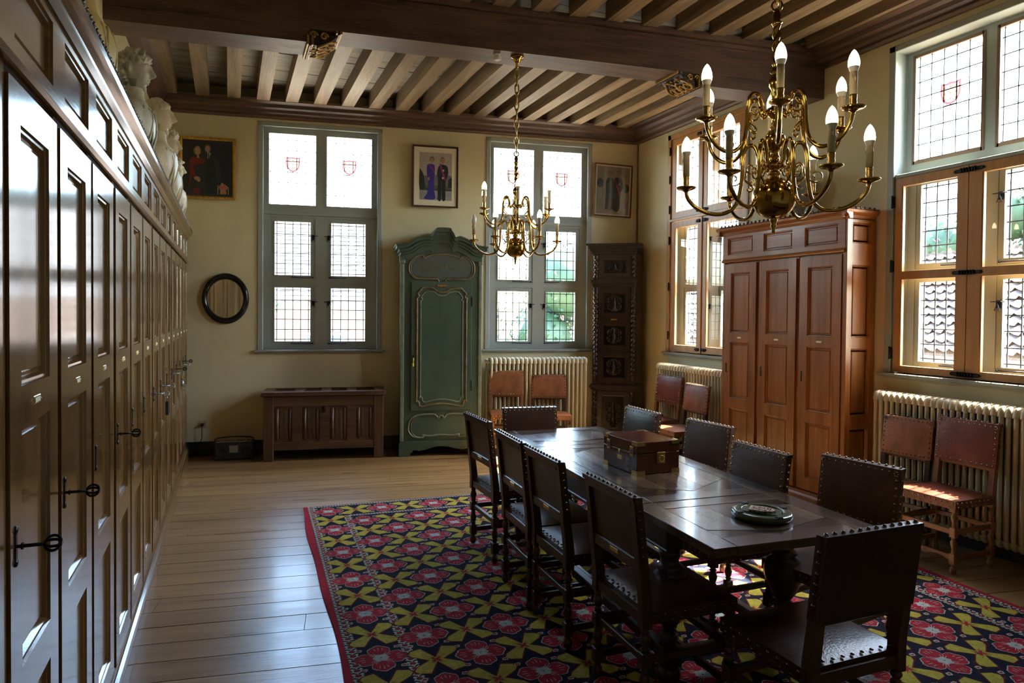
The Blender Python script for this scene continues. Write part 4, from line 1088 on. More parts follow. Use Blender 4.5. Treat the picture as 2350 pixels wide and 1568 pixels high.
def make_chair(wd, leather, nailm, style='barrel', front='plain', Wd=.46, Dp=.42, H=.93, plaque=False, low=.64, wrapped=False):
    root = empty('leather_side_chair', (0, 0, 0))
    wz, wx, wy = M_[wd+'z'], M_[wd+'x'], M_[wd+'y']; le, nl = M_[leather], M_[nailm]
    hw = Wd/2-.022; r = .021
    for sx in (-1, 1):       # front legs
        mb = MB(); M = T(sx*hw, -Dp+.022, 0)
        foot_(mb, .022, M)
        for a, b in ((.065, .135), (.235, .300), (.395, .455)): mb.box((-.021, -.021, a), (.021, .021, b), 0, M, .003)
        baluster(mb, .135, .235, r, M, style); baluster(mb, .300, .395, r, M, style)
        mb.build('leg', wz, root)
    for sx in (-1, 1):       # back legs rising into the back posts
        mb = MB(); M = T(sx*hw, .0, 0)
        foot_(mb, .022, M)
        for a, b in ((.065, .135), (.235, .300)): mb.box((-.021, -.021, a), (.021, .021, b), 0, M, .003)
        baluster(mb, .135, .235, r, M, style); baluster(mb, .300, .395, r, M, style)
        square_post(mb, (sx*hw, 0, .395), (sx*hw, 0, .49), .042, .044, .042, .044)
        square_post(mb, (sx*hw, 0, .49), (sx*hw, .052, H-.015), .042, .044, .036, .030)
        mb.build('back_leg', wz, root)
    for sx in (-1, 1):
        for z in (.10, .268):
            mb = MB(); mb.box((sx*hw-.010, -Dp+.04, z-.016), (sx*hw+.010, -.018, z+.016), bev=.003); mb.build('side_stretcher', wy, root)
    mb = MB(); mb.box((-hw+.018, -.011, .252), (hw-.018, .009, .284), bev=.003); mb.build('back_stretcher', wx, root)
    mb = MB()
    if front == 'twist': mb.twist(.020, -hw+.02, hw-.02, .045, 2, .45, 12, M=T(0, -Dp+.022, .268) @ RY(R(90)))
    else: mb.box((-hw+.018, -Dp+.012, .250), (hw-.018, -Dp+.034, .286), bev=.004)
    mb.build('front_stretcher', wx, root)
    mb = MB(); pts = [(-hw+.018, .082), (-hw+.018, .122), (hw-.018, .122), (hw-.018, .082)] + [(hw-.018-(2*hw-.036)*t/16, .082+.016*abs(sin(PI*t/16*2))+.006*sin(PI*t/8)) for t in range(1, 16)]
    mb.prism(pts[::-1], -Dp+.014, -Dp+.032, 'y') if front != 'none' else mb.box((-hw+.02, -Dp+.02, .09), (hw-.02, -Dp+.03, .12))
    mb.build('lower_rail', wx, root)
    mb = MB()
    mb.box((-hw, -Dp+.008, .412), (hw, -Dp+.036, .455)); mb.box((-hw, -.016, .412), (hw, .016, .455))
    for sx in (-1, 1): mb.box((sx*hw-.012, -Dp+.02, .412), (sx*hw+.012, 0, .455))
    mb.build('seat_rail', wx, root)
    # seat: leather pulled over the rails, domed
    mb = MB(); nx, ny = 12, 10; X0, X1, Y0, Y1 = -Wd/2-.004, Wd/2+.004, -Dp-.004, .0
    vs = []; fs = []
    def hz(u, v): return .470 + .022*(sin(PI*u)**.5)*(sin(PI*v)**.5)
    for j in range(ny+1):
        for i in range(nx+1):
            u, v = i/nx, j/ny
            vs.append((X0+(X1-X0)*u, Y0+(Y1-Y0)*v, hz(min(max(u, .0), 1), min(max(v, 0), 1))))
    for j in range(ny):
        for i in range(nx): fs.append((j*(nx+1)+i, j*(nx+1)+i+1, (j+1)*(nx+1)+i+1, (j+1)*(nx+1)+i))
    mb.add(vs, fs, 0, True)
    per = [(X0, Y0), (X1, Y0), (X1, Y1), (X0, Y1)]
    for k in range(4):
        a, b = per[k], per[(k+1) % 4]
        mb.add([(a[0], a[1], .418), (b[0], b[1], .418), (b[0], b[1], .462), (a[0], a[1], .462), (b[0], b[1], .4705), (a[0], a[1], .4705)], [(0, 1, 2, 3), (3, 2, 4, 5)], 0)
    mb.add([(X0, Y0, .418), (X1, Y0, .418), (X1, Y1, .418), (X0, Y1, .418)], [(3, 2, 1, 0)], 0)
    st = mb.build('seat', le, root)
    mb = MB()
    for k in range(11):
        x = X0+.02+(X1-X0-.04)*k/10
        mb.dome((x, Y0, .452), (0, -1, 0), .0078, mi=0); mb.dome((x+.012, Y0, .427), (0, -1, 0), .0055)
    for sx, X in ((-1, X0), (1, X1)):
        for k in range(9):
            y = Y0+.02+(Y1-Y0-.05)*k/8
            mb.dome((X, y, .452), (sx, 0, 0), .0078); mb.dome((X, y+.012, .427), (sx, 0, 0), .0055)
    for k in range(9): mb.dome((X0+.045+(X1-X0-.09)*k/8, -.012, .478), (0, 0, 1), .0078)
    mb.build('nail_trim', nl, st)
    # back: leather panel over a frame
    def rk(z): return .052*(z-.49)/(H-.505)
    z0, z1 = low, H; bw_ = Wd/2+.002
    mb = MB(); n = 8; vs = []; fs = []
    for j in range(n+1):
        for i in range(n+1):
            u, v = i/n, j/n; z = z0+(z1-z0)*v
            vs.append((-bw_+2*bw_*u, rk(z)-.020-.012*(sin(PI*u)*sin(PI*v))**.5, z))
    for j in range(n):
        for i in range(n): fs.append((j*(n+1)+i, j*(n+1)+i+1, (j+1)*(n+1)+i+1, (j+1)*(n+1)+i))
    mb.add(vs, fs, 0, True)
    yb0, yb1 = rk(z0), rk(z1)
    mb.add([(-bw_, yb1-.020, z1), (bw_, yb1-.020, z1), (bw_, yb1+.022, z1+.002), (-bw_, yb1+.022, z1+.002)], [(0, 1, 2, 3)], 0)
    mb.add([(-bw_, yb1+.022, z1+.002), (bw_, yb1+.022, z1+.002), (bw_, yb1+.020, z1-.018), (-bw_, yb1+.020, z1-.018)], [(3, 2, 1, 0)], 0)
    for sx in (-1, 1):
        x = sx*bw_
        mb.add([(x, yb0-.020, z0), (x, yb1-.020, z1), (x, yb1+.014, z1), (x, yb0+.010, z0)], [(0, 1, 2, 3) if sx < 0 else (3, 2, 1, 0)], 0)
    mb.add([(-bw_, yb0-.020, z0), (bw_, yb0-.020, z0), (bw_, yb0-.006, z0), (-bw_, yb0-.006, z0)], [(3, 2, 1, 0)], 0)
    mb.add([(-hw+.015, rk(z0+.02)+.002, z0+.02), (hw-.015, rk(z0+.02)+.002, z0+.02), (hw-.015, rk(z1-.03)+.002, z1-.03), (-hw+.015, rk(z1-.03)+.002, z1-.03)], [(3, 2, 1, 0)], 0)
    if wrapped:
        mb.add([(-bw_, yb0+.024, z0), (bw_, yb0+.024, z0), (bw_, yb1+.023, z1), (-bw_, yb1+.023, z1)], [(3, 2, 1, 0)], 0)
        for sx in (-1, 1):
            x = sx*bw_
            mb.add([(x, yb0, z0), (x, yb1, z1), (x, yb1+.023, z1), (x, yb0+.024, z0)], [(0, 1, 2, 3) if sx < 0 else (3, 2, 1, 0)], 0)
    bk = mb.build('backrest', le, root)
    mb = MB(); m_ = .018
    for k in range(12):
        x = -bw_+m_+(2*bw_-2*m_)*k/11
        mb.dome((x, rk(z1-m_)-.021, z1-m_), (0, -1, 0), .0078); mb.dome((x, rk(z0+m_)-.021, z0+m_), (0, -1, 0), .0078)
        mb.dome((x, yb1+.003, z1+.001), (0, 0, 1), .0085, .010)
    for k in range(1, 7):
        z = z0+m_+(z1-z0-2*m_)*k/7
        for sx in (-1, 1):
            mb.dome((sx*(bw_-m_), rk(z)-.021, z), (0, -1, 0), .0078); mb.dome((sx*bw_, rk(z), z), (sx, 0, 0), .0078)
    for sx in (-1, 1):
        for q in range(6): mb.dome((sx*(bw_-.020)+.011*cos(q*PI/3), rk(z1-.03)-.0215, z1-.024+.011*sin(q*PI/3)), (0, -1, 0), .0055)
    mb.build('nail_trim', nl, bk)
    mb = MB(); mb.box((-hw+.01, rk(z1-.03)-.004, z1-.045), (hw-.01, rk(z1-.03)+.018, z1-.004), bev=.003); mb.build('top_rail', wx, root)
    mb = MB(); mb.box((-hw+.01, rk(z0)-.010, z0-.020), (hw-.01, rk(z0)+.014, z0+.030), bev=.004); lr = mb.build('cross_rail', le if wrapped else wx, root)
    if plaque:
        mb = MB(); mb.box((-.035, rk(z0)+.014, z0+.002), (.035, rk(z0)+.0165, z0+.020), bev=.001); mb.build('number_plate', M_['brass2'], lr)
    return root
protoL = make_chair('chair_', 'leather_d', 'nail_d', 'barrel', plaque=True)
protoN = make_chair('chair_', 'leather_k', 'nail_d', 'bobbin', H=.93, wrapped=True)
protoR = make_chair('chair_', 'leather_g', 'nail', 'barrel', 'twist')
protoT = make_chair('chairl_', 'leather_t', 'nail', 'vase', 'twist')
protoW = make_chair('chairl_', 'leather_r', 'nail', 'vase')
protoE = make_chair('chair_', 'leather_d', 'nail', 'barrel')
protoD = make_chair('chair_', 'leather_t', 'nail_d', 'vase')
used = set()
def place(proto, a, b, h, back, label, dw=0, group='leather chairs'):
    """a, b = the two ends of the top rail in world xy, h = height; back = seen from behind"""
    a, b = Vector((*a, 0)), Vector((*b, 0))
    ang = math.atan2((b-a).y, (b-a).x) + (PI if back else 0)
    c_ = (a+b)/2
    o_ = c_ - (RZ(ang) @ Vector((0, .052, 0)))
    r_ = proto if proto not in used else copy_tree(proto)
    used.add(proto)
    r_.location = (o_.x, o_.y, dw); r_.rotation_euler = (0, 0, ang)
    s_ = (b-a).length/.46
    r_.scale = (min(max(s_, .79), 1.0), .9 if 'wall' in (group or '') else 1, h/.93)
    tag(r_, label, 'chair', group)
    return r_
g1 = 'leather chairs along the left side of the table'; g2 = 'leather chairs along the right side of the table'; g3 = 'leather chairs standing against the walls'
RGH = .0126
chs = [
 (protoL, (1.553, 4.590), (1.557, 4.110), .93, True, 'dark leather chair seen from behind, farthest along the left side of the table', g1),
 (protoL, (1.507, 3.863), (1.478, 3.379), .93, True, 'dark chair seen from behind, second from the far end, left of the table', g1),
 (protoL, (1.494, 3.372), (1.478, 2.927), .92, True, 'dark chair seen from behind, third from the far end, left of the table', g1),
 (protoL, (1.491, 2.698), (1.473, 2.256), .92, True, 'largest chair seen from behind, nearest along the left side of the table', g1),
 (protoE, (2.870, 4.560), (2.862, 4.110), .92, False, 'brown leather chair beyond the wooden box at the far right of the table', g2),
 (protoR, (2.932, 3.875), (2.958, 3.453), .92, False, 'nail-studded brown chair just right of the wooden box', g2),
 (protoR, (2.668, 3.095), (2.657, 2.676), .92, False, 'grey-brown leather chair pushed in tight at the middle right of the table', g2),
 (protoR, (2.856, 2.642), (2.920, 2.242), .92, False, 'wide studded chair back right of the round ashtray on the table', g2),
 (protoE, (1.960, 4.905), (2.385, 4.835), .90, False, 'dark leather chair facing the camera at the far end of the table', None),
 (protoN, (1.755, 1.629), (2.194, 1.627), .93, True, 'nearest chair, seen from behind at the near end of the table, seat shining', None),
 (protoT, (2.908, 7.730), (3.309, 7.613), .95, False, 'tan leather chair at the left in front of the rear window radiator', g3),
 (protoD, (3.425, 7.630), (3.832, 7.510), .895, False, 'smaller brown chair at the right in front of the rear window radiator', g3),
 (protoW, (4.668, 6.740), (4.690, 6.305), .94, False, 'red-brown leather chair at the left of the radiator beside the tall wardrobe', g3),
 (protoD, (4.610, 6.130), (4.600, 5.725), .905, False, 'worn brown leather chair next to the wardrobe, its seat edge in sunlight', g3),
 (protoD, (4.650, 3.72), (4.69, 3.355), .90, False, 'brown leather chair between the tall wardrobe and the sunlit chair', g3),
 (protoW, (4.695, 3.322), (4.693, 2.902), .945, False, 'red leather chair with a patch of sunlight on its seat, before the right window radiator', g3),
]
for pr_, a, b, h_, bk_, lb, g_ in chs:
    on_rug = .5 < a[0] < 4.3 and a[1] < 5.8
    place(pr_, a, b, h_, bk_, lb, RGH if on_rug else 0, g_)
for o in bpy.data.objects:
    if o.get('group') == None and 'group' in o: del o['group']

# ================================================================== TABLE
tb = empty('draw_leaf_table', (1.684, 2.056, RGH), R(-3.73), 'long dark oak refectory table with inlaid plank top', 'table')
TWd, TLn, TZ = .822, 2.655, .77-RGH
def leaf(y0, y1, name):
    mb = MB(); z0, z1 = TZ-.036, TZ; bd = .105; hx = .20
    g = .0025
    # border boards: two long (grain y), two short (grain x)
    mb.box((0, y0+g, z0), (bd, y1-g, z1), 1, bev=.002); mb.box((TWd-bd, y0+g, z0), (TWd, y1-g, z1), 1, bev=.002)
    mb.box((bd+.001, y0+g, z0), (TWd-bd-.001, y0+bd, z1), 0, bev=.002); mb.box((bd+.001, y1-bd, z0), (TWd-bd-.001, y1-g, z1), 0, bev=.002)
    # inner field: long planks with pointed ends inside mitred corner pieces
    xa, xb, ya, yb_ = bd+.002, TWd-bd-.002, y0+bd+.001, y1-bd-.001; cx = (xa+xb)/2; w_ = xb-xa; dd = min(.26, (yb_-ya)*.32)
    n = 6
    for i in range(n):
        x0, x1 = xa+w_*i/n+.0008, xa+w_*(i+1)/n-.0008
        f = lambda x: dd*.25 + dd*.75*(1-abs(x-cx)/(w_/2))
        e0, e1 = dd-f(x0)*.9, dd-f(x1)*.9
        xm = cx if x0 < cx < x1 else None
        pts = [(x0, ya+e0), (x1, ya+e1), (x1, yb_-e1), (x0, yb_-e0)]
        mb.prism(pts, z0, z1-.0003-.0004*(i % 2), 'z', (1, 3, 1, 3, 1, 3)[i])
    mb.box((xa, ya, z0), (xb, ya+dd, z1-.0016), 2); mb.box((xa, yb_-dd, z0), (xb, yb_, z1-.0016), 2)
    for sgn, yy in ((1, ya), (-1, yb_)):      # light inlaid lines at the mitres
        for s_ in (-1, 1):
            mb.prism([(cx+s_*w_/2, yy+sgn*dd*.78), (cx+s_*w_/2, yy+sgn*(dd*.78+.004)), (cx, yy+sgn*.028), (cx, yy+sgn*.024)][::(-1 if sgn*s_ > 0 else 1)], z1-.003, z1-.0008, 'z', 1)
    return mb.build(name, [M_['table_x'], M_['table_y'], M_['table_d'], wood('table_oak_plank_b', (.125,.080,.046), (.062,.038,.023), 'y', .26, coat=.3, bump=.07) if 'table_oak_plank_b' not in bpy.data.materials else bpy.data.materials['table_oak_plank_b']], tb)
leaf(0, .626, 'draw_leaf'); leaf(.630, 2.018, 'table_top'); leaf(2.022, TLn, 'draw_leaf')
mb = MB(); ya, yb_ = .42, 2.24
for x in (.075, TWd-.075): mb.box((x-.018, ya, TZ-.16), (x+.018, yb_, TZ-.0365), bev=.004)
for y in (ya+.06, yb_-.06): mb.box((.08, y-.018, TZ-.16), (TWd-.08, y+.018, TZ-.0365), bev=.004)
for x in (.075, TWd-.075): mb.box((x-.024, ya, TZ-.165), (x+.024, yb_, TZ-.15), bev=.004)
mb.build('apron', M_['table_dark'], tb)
for x in (.10, TWd-.10):
    for y in (ya+.05, yb_-.05):
        mb = MB(); M = T(x, y, 0)
        mb.box((-.045, -.045, .075), (.045, .045, .165), 0, M, .005); mb.lathe([(.03, 0), (.052, .015), (.056, .04), (.045, .065), (.035, .076)], 16, 0, M)
        mb.lathe([(.042, .165), (.03, .18), (.045, .20), (.03, .215), (.028, .25), (.05, .275), (.032, .29), (.060, .33), (.088, .40), (.092, .44), (.082, .475), (.05, .50), (.066, .515), (.045, .53), (.040, .55), (.05, .575), (.045, .60)], 18, 0, M)
        mb.box((-.045, -.045, .60), (.045, .045, TZ-.037), 0, M, .005)
        mb.build('leg', M_['table_dark'], tb)
mb = MB()
for x in (.10, TWd-.10): mb.box((x-.022, ya+.09, .095), (x+.022, yb_-.09, .145), bev=.004)
for y in (ya+.05, yb_-.05): mb.box((.14, y-.022, .095), (TWd-.14, y+.022, .145), bev=.004)
mb.build('stretcher', M_['table_dark'], tb)

# ------------------------------------------------------------------ writing box
bxr = math.atan2(3.505-3.157, 2.046-2.053) - PI/2
bx = empty('writing_box', (2.053, 3.157, .7705), bxr, 'brass-bound mahogany box standing on the long table', 'box')
BX, BY, BZ = .280, .348, .177
mb = MB(); mb.box((0, 0, 0), (BX, BY, .115), bev=.003); mb.build('box_body', M_['mahog'], bx)
mb = MB(); mb.box((0, 0, .117), (BX, BY, BZ), bev=.003); mb.build('lid', M_['mahog'], bx)
for sx in (0, 1):
    for sy in (0, 1):
        for z0, z1 in ((0, .020), (BZ-.018, BZ)):
            x = BX*sx; y = BY*sy; ex = -1 if sx else 1; ey = -1 if sy else 1; t_ = .0015
            mb = MB(); mb.box((x-ex*t_, y-ey*t_, z0-.0005), (x+ex*.052, y+ey*.002, z1+.0012)); mb.box((x-ex*t_, y-ey*t_, z0-.0005), (x+ex*.002, y+ey*.052, z1+.0012))
            if z1 > .1: mb.box((x-ex*t_, y-ey*t_, z1-.001), (x+ex*.052, y+ey*.014, z1+.0015)); mb.box((x-ex*t_, y-ey*t_, z1-.001), (x+ex*.012, y+ey*.052, z1+.0015))
            mb.build('corner_brass', M_['brass2'], bx)
for y in (.055, BY-.055):
    mb = MB(); mb.box((-.002, y-.016, .095), (.001, y+.016, .150), bev=.001); mb.box((-.0035, y-.008, .108), (-.002, y+.008, .135), 1); mb.build('catch', [M_['brass2'], M_['iron']], bx)
mb = MB(); mb.lathe([(.010, 0), (.010, .002), (.004, .003), (.0001, .003)], 12, 0, T(-.001, BY*.5, .105) @ RY(R(-90))); mb.build('keyhole', M_['brass2'], bx)
mb = MB(); mb.box((-.002, BY*.5-.022, .058), (.001, BY*.5+.022, .080), bev=.001); mb.build('name_plate', M_['brass2'], bx)
mb = MB(); mb.box((BX*.56-.026, -.0025, .055), (BX*.56+.026, .001, .118), bev=.001); mb.tube([(BX*.56+.016*cos(t*PI/6), -.006, .082+.018*sin(t*PI/6)) for t in range(12)], .0025, 6, closed=True); mb.build('side_handle', M_['brass2'], bx)

# ------------------------------------------------------------------ round dish
ds = empty('round_ceramic_dish', (2.145, 2.315, .7705), R(40), 'round green ceramic ashtray with relief centre near the table end', 'ashtray')
mb = MB(); mb.lathe([(.105, 0), (.122, .003), (.127, .012), (.127, .026), (.122, .030), (.088, .031), (.084, .027), (.082, .010), (.0001, .009)], 40, 0)
for k in range(4):
    a = PI/4+k*PI/2; mb.box((-.014, -.012, 0), (.014, .012, .012), 1, RZ(a) @ T(.113, 0, .024), .003)
mb.build('dish', [M_['ash'], M_['black']], ds)
mb = MB(); mb.prism([(-.044, -.082), (.044, -.082), (.050, -.04), (.036, 0), (.050, .04), (.044, .082), (-.044, .082), (-.050, .04), (-.036, 0), (-.050, -.04)], .010, .0305, 'z'); mb.build('bridge', M_['ash'], ds)
mb = MB()
sh = [(-.038, .050), (.038, .050), (.040, -.01), (.026, -.044), (0, -.058), (-.026, -.044), (-.040, -.01)]
mb.prism([(x, y) for x, y in sh][::-1], .030, .037, 'z')
random.seed(9)
for q in range(40): mb.ball((random.uniform(-.028, .028), random.uniform(-.038, .040), .037), random.uniform(.002, .0045), 6, 4, sz=.7)
mb.build('relief_shield', M_['relief'], ds)

# ================================================================== RUG
rug = empty('kelim_rug', (.735, 5.704, 0), R(-3.5), 'large dark rug with red flowers and yellow crosses under the table', 'rug')
def fabric(name, col, var=.22):
    return simple(name, col, .95, var=var, nscale=45, bump=.4, bscale=260, spec=.1)
rm = [fabric('navy_wool', (.009, .012, .026)), fabric('red_wool', (.34, .022, .040)), fabric('yellow_wool', (.40, .36, .06)), fabric('cream_wool', (.42, .44, .38)), fabric('maroon_line_wool', (.13, .012, .018)), fabric('grey_wool', (.40, .45, .44))]
SH = -.028
def rx(x, y): return x - SH*0 + .028*(-y)*1.0     # slight shear of the weave
YN = -5.15
mb = MB()
X0r, X1r, Y1r = -.176, 3.525, .185
ny = 90
vs = []; fs = []
for j in range(ny+1):
    y = Y1r + (YN-Y1r)*j/ny
    wob = .010*sin(y*2.1)+.006*sin(y*5.3+1)
    for x, zz in ((X0r+wob, .0), (X0r+wob, .0105), (X0r+.045+wob*.5, .0110), (X1r-.045, .0110), (X1r+wob*.7, .0105), (X1r+wob*.7, 0)):
        vs.append((rx(x, y), y, zz))
for j in range(ny):
    for i, mi in ((0, 1), (1, 1), (2, 0), (3, 1), (4, 1)):
        a = j*6+i; mb.add([vs[a], vs[a+6], vs[a+7], vs[a+1]], [(0, 1, 2, 3)], mi)
mb.add([vs[0], vs[1], vs[4], vs[5]], [(0, 1, 2, 3)], 0)
mb.add([vs[-6], vs[-5], vs[-2], vs[-1]], [(3, 2, 1, 0)], 0)
ZR = .0112
def rp(pts, mi, lv, cx=0, cy=0):
    mb.add([(rx(cx+x, cy+y), cy+y, ZR+lv*.00025) for x, y in pts], [list(range(len(pts)))], mi)
def strip_(x0, y0, x1, y1, hw_, lv=1, step=.046, seed=0):
    d = Vector((x1-x0, y1-y0)); L = d.length; d.normalize(); nrm = Vector((-d.y, d.x))
    P = lambda t, s_: (x0+d.x*t+nrm.x*s_, y0+d.y*t+nrm.y*s_)
    rp([P(0, -hw_), P(L, -hw_), P(L, hw_), P(0, hw_)], 3, lv)
    t = step*.5; k = 0
    while t < L:
        if k % 2 == 0:
            rp([P(t+.013*cos(q*PI/3), .62*hw_*sin(q*PI/3)) for q in range(6)], 4, lv+1); rp([P(t+.006*cos(q*PI/3), .3*hw_*sin(q*PI/3)) for q in range(6)], 1, lv+2)
        else:
            for s_ in (-1, 1): rp([P(t-.012, s_*hw_*.85), P(t-.003, s_*hw_*.9), P(t+.012, s_*hw_*.15), P(t+.002, s_*hw_*.1)][::s_], 0, lv+1)
        for s_ in (-1, 1): rp([P(t-.008, s_*hw_), P(t+.006, s_*hw_), P(t-.001, s_*hw_*.72)][::s_], 0, lv+1)
        t += step*.5; k += 1
def flower(cx, cy, k):
    N = 72
    def rad(t):
        # four lobed petals, wider left and right, with a ragged woven edge
        a = 2*PI*t/N
        lobe = abs(cos(2*a))**.75
        r_ = .070 + .050*lobe
        if abs(sin(a)) > .7: r_ *= .98
        return r_ * (1 + .035*cos(12*a) + .02*cos(31*a+k))
    rp([((rad(t)+.0055)*cos(2*PI*t/N)*.98, (rad(t)+.0055)*sin(2*PI*t/N)) for t in range(N)], 3, 2, cx, cy)
    rp([(rad(t)*cos(2*PI*t/N)*.98, rad(t)*sin(2*PI*t/N)) for t in range(N)], 1, 3, cx, cy)
    for a in (PI/4, 3*PI/4, 5*PI/4, 7*PI/4):      # pale stars where the petals meet
        for da in (-.5, 0, .5):
            r0, r1 = .030, .072 if da == 0 else .060
            b = a+da*.45; w_ = .0022
            rp([(r0*cos(b)-w_*sin(b), r0*sin(b)+w_*cos(b)), (r0*cos(b)+w_*sin(b), r0*sin(b)-w_*cos(b)), (r1*cos(b)+w_*.7*sin(b), r1*sin(b)-w_*.7*cos(b)), (r1*cos(b)-w_*.7*sin(b), r1*sin(b)+w_*.7*cos(b))], 3, 4, cx, cy)
    for a in (0, PI/2, PI, -PI/2):
        for da in (-.22, 0, .22):
            b = a+da; r0, r1 = .075, .104 - .008*abs(da)/.22; w_ = .0018
            rp([(r0*cos(b)-w_*sin(b), r0*sin(b)+w_*cos(b)), (r0*cos(b)+w_*sin(b), r0*sin(b)-w_*cos(b)), (r1*cos(b)+w_*sin(b), r1*sin(b)-w_*cos(b)), (r1*cos(b)-w_*sin(b), r1*sin(b)+w_*cos(b))], 3, 4, cx, cy)
    rp([(.036*(1+.13*cos(6*2*PI*t/24))*cos(2*PI*t/24), .034*(1+.13*cos(6*2*PI*t/24))*sin(2*PI*t/24)) for t in range(24)], 5, 5, cx, cy)
    rp([(.0055*cos(PI*t/3), .0035*sin(PI*t/3)) for t in range(6)], 0, 6, cx, cy)
    for sx in (-1, 1):
        for sy in (-1, 1):
            bx_, by_ = sx*.092, sy*.094
            rp([(bx_-.017, by_-.010), (bx_+.008, by_-.014), (bx_+.018, by_+.004), (bx_+.010, by_+.013), (bx_-.013, by_+.009)], 3, 2, cx, cy)
            rp([(bx_-.010, by_-.005), (bx_+.005, by_-.008), (bx_+.011, by_+.003), (bx_-.008, by_+.005)], 1, 3, cx, cy)
def cross(cx, cy):
    # straight-sided arms with blunt, slightly pointed ends
    for lay, e, mi, lv in ((0, .0065, 4, 2), (1, 0.0, 2, 3)):
        for sx in (-1, 1):
            for sy in (-1, 1):
                arm = [(0, -.012-e), (.038+e*.2, .004-e), (.104+e, .052-e*.4), (.120+e*1.2, .080), (.104+e*.7, .104+e*.6), (.052-e*.2, .118+e*1.2), (.022-e, .058+e*.4), (-.008-e*.4, .004)]
                pts = [(x*sx, y*sy) for x, y in arm]
                if sx*sy < 0: pts = pts[::-1]
                rp(pts, mi, lv, cx, cy)
    for sx in (-1, 1):
        for sy in (-1, 1):
            for a in (.50, .80, 1.05):
                r1 = .066 if a == .80 else .048
                dx, dy = sx*cos(a), sy*sin(a); q_ = [(-dy*.0028, dx*.0028), (dy*.0028, -dx*.0028), (dx*r1, dy*r1)]
                rp(q_, 4, 4, cx, cy)
    rp([(.019*(1+.5*cos(4*2*PI*t/24+PI))*cos(2*PI*t/24), .017*(1+.5*cos(4*2*PI*t/24+PI))*sin(2*PI*t/24)) for t in range(24)], 1, 5, cx, cy)
xc_ = lambda k: .259 + .2157*k + .00116*k*k
# borders
strip_(-.108, Y1r-.0, -.108, YN+.02, .027); strip_(.146, -.150, .146, YN+.3, .026)
strip_(-.08, .158, 3.40, .158, .022, 3); strip_(.17, -.158, 3.17, -.158, .020, 3)
strip_(3.455, Y1r, 3.455, YN+.02, .027); strip_(3.185, -.15, 3.185, YN+.3, .026)
k = 0
y = 0.0
while y > YN+.25:
    (flower(.015, y, k) if k % 2 == 0 else cross(.010, y)); 
    (cross(3.320, y+.02) if k % 2 == 0 else flower(3.320, y+.02, k)); y -= .2515; k += 1
for q in range(1, 15):
    x = .015+.2185*q
    if q % 2: cross(x, -.002)
    else: flower(x, -.004, q)
for c_ in range(13):
    for j in range(18):
        y = -.325 - .2535*j
        if y < YN+.35: continue
        if (c_ + j) % 2 == 0:
            flower(xc_(c_), y, j)
            for sx in (-1, 1):      # maroon lines stepping round each flower
                for sy in (-1, 1):
                    if 0 <= c_+sx <= 12: rp([(sx*.128, sy*.040), (sx*.134, sy*.040), (sx*.050, sy*.139), (sx*.044, sy*.139)][::(1 if sx*sy > 0 else -1)], 4, 1.5, xc_(c_), y)
        else: cross(xc_(c_), y)
mb.build('rug_weave', rm, rug)

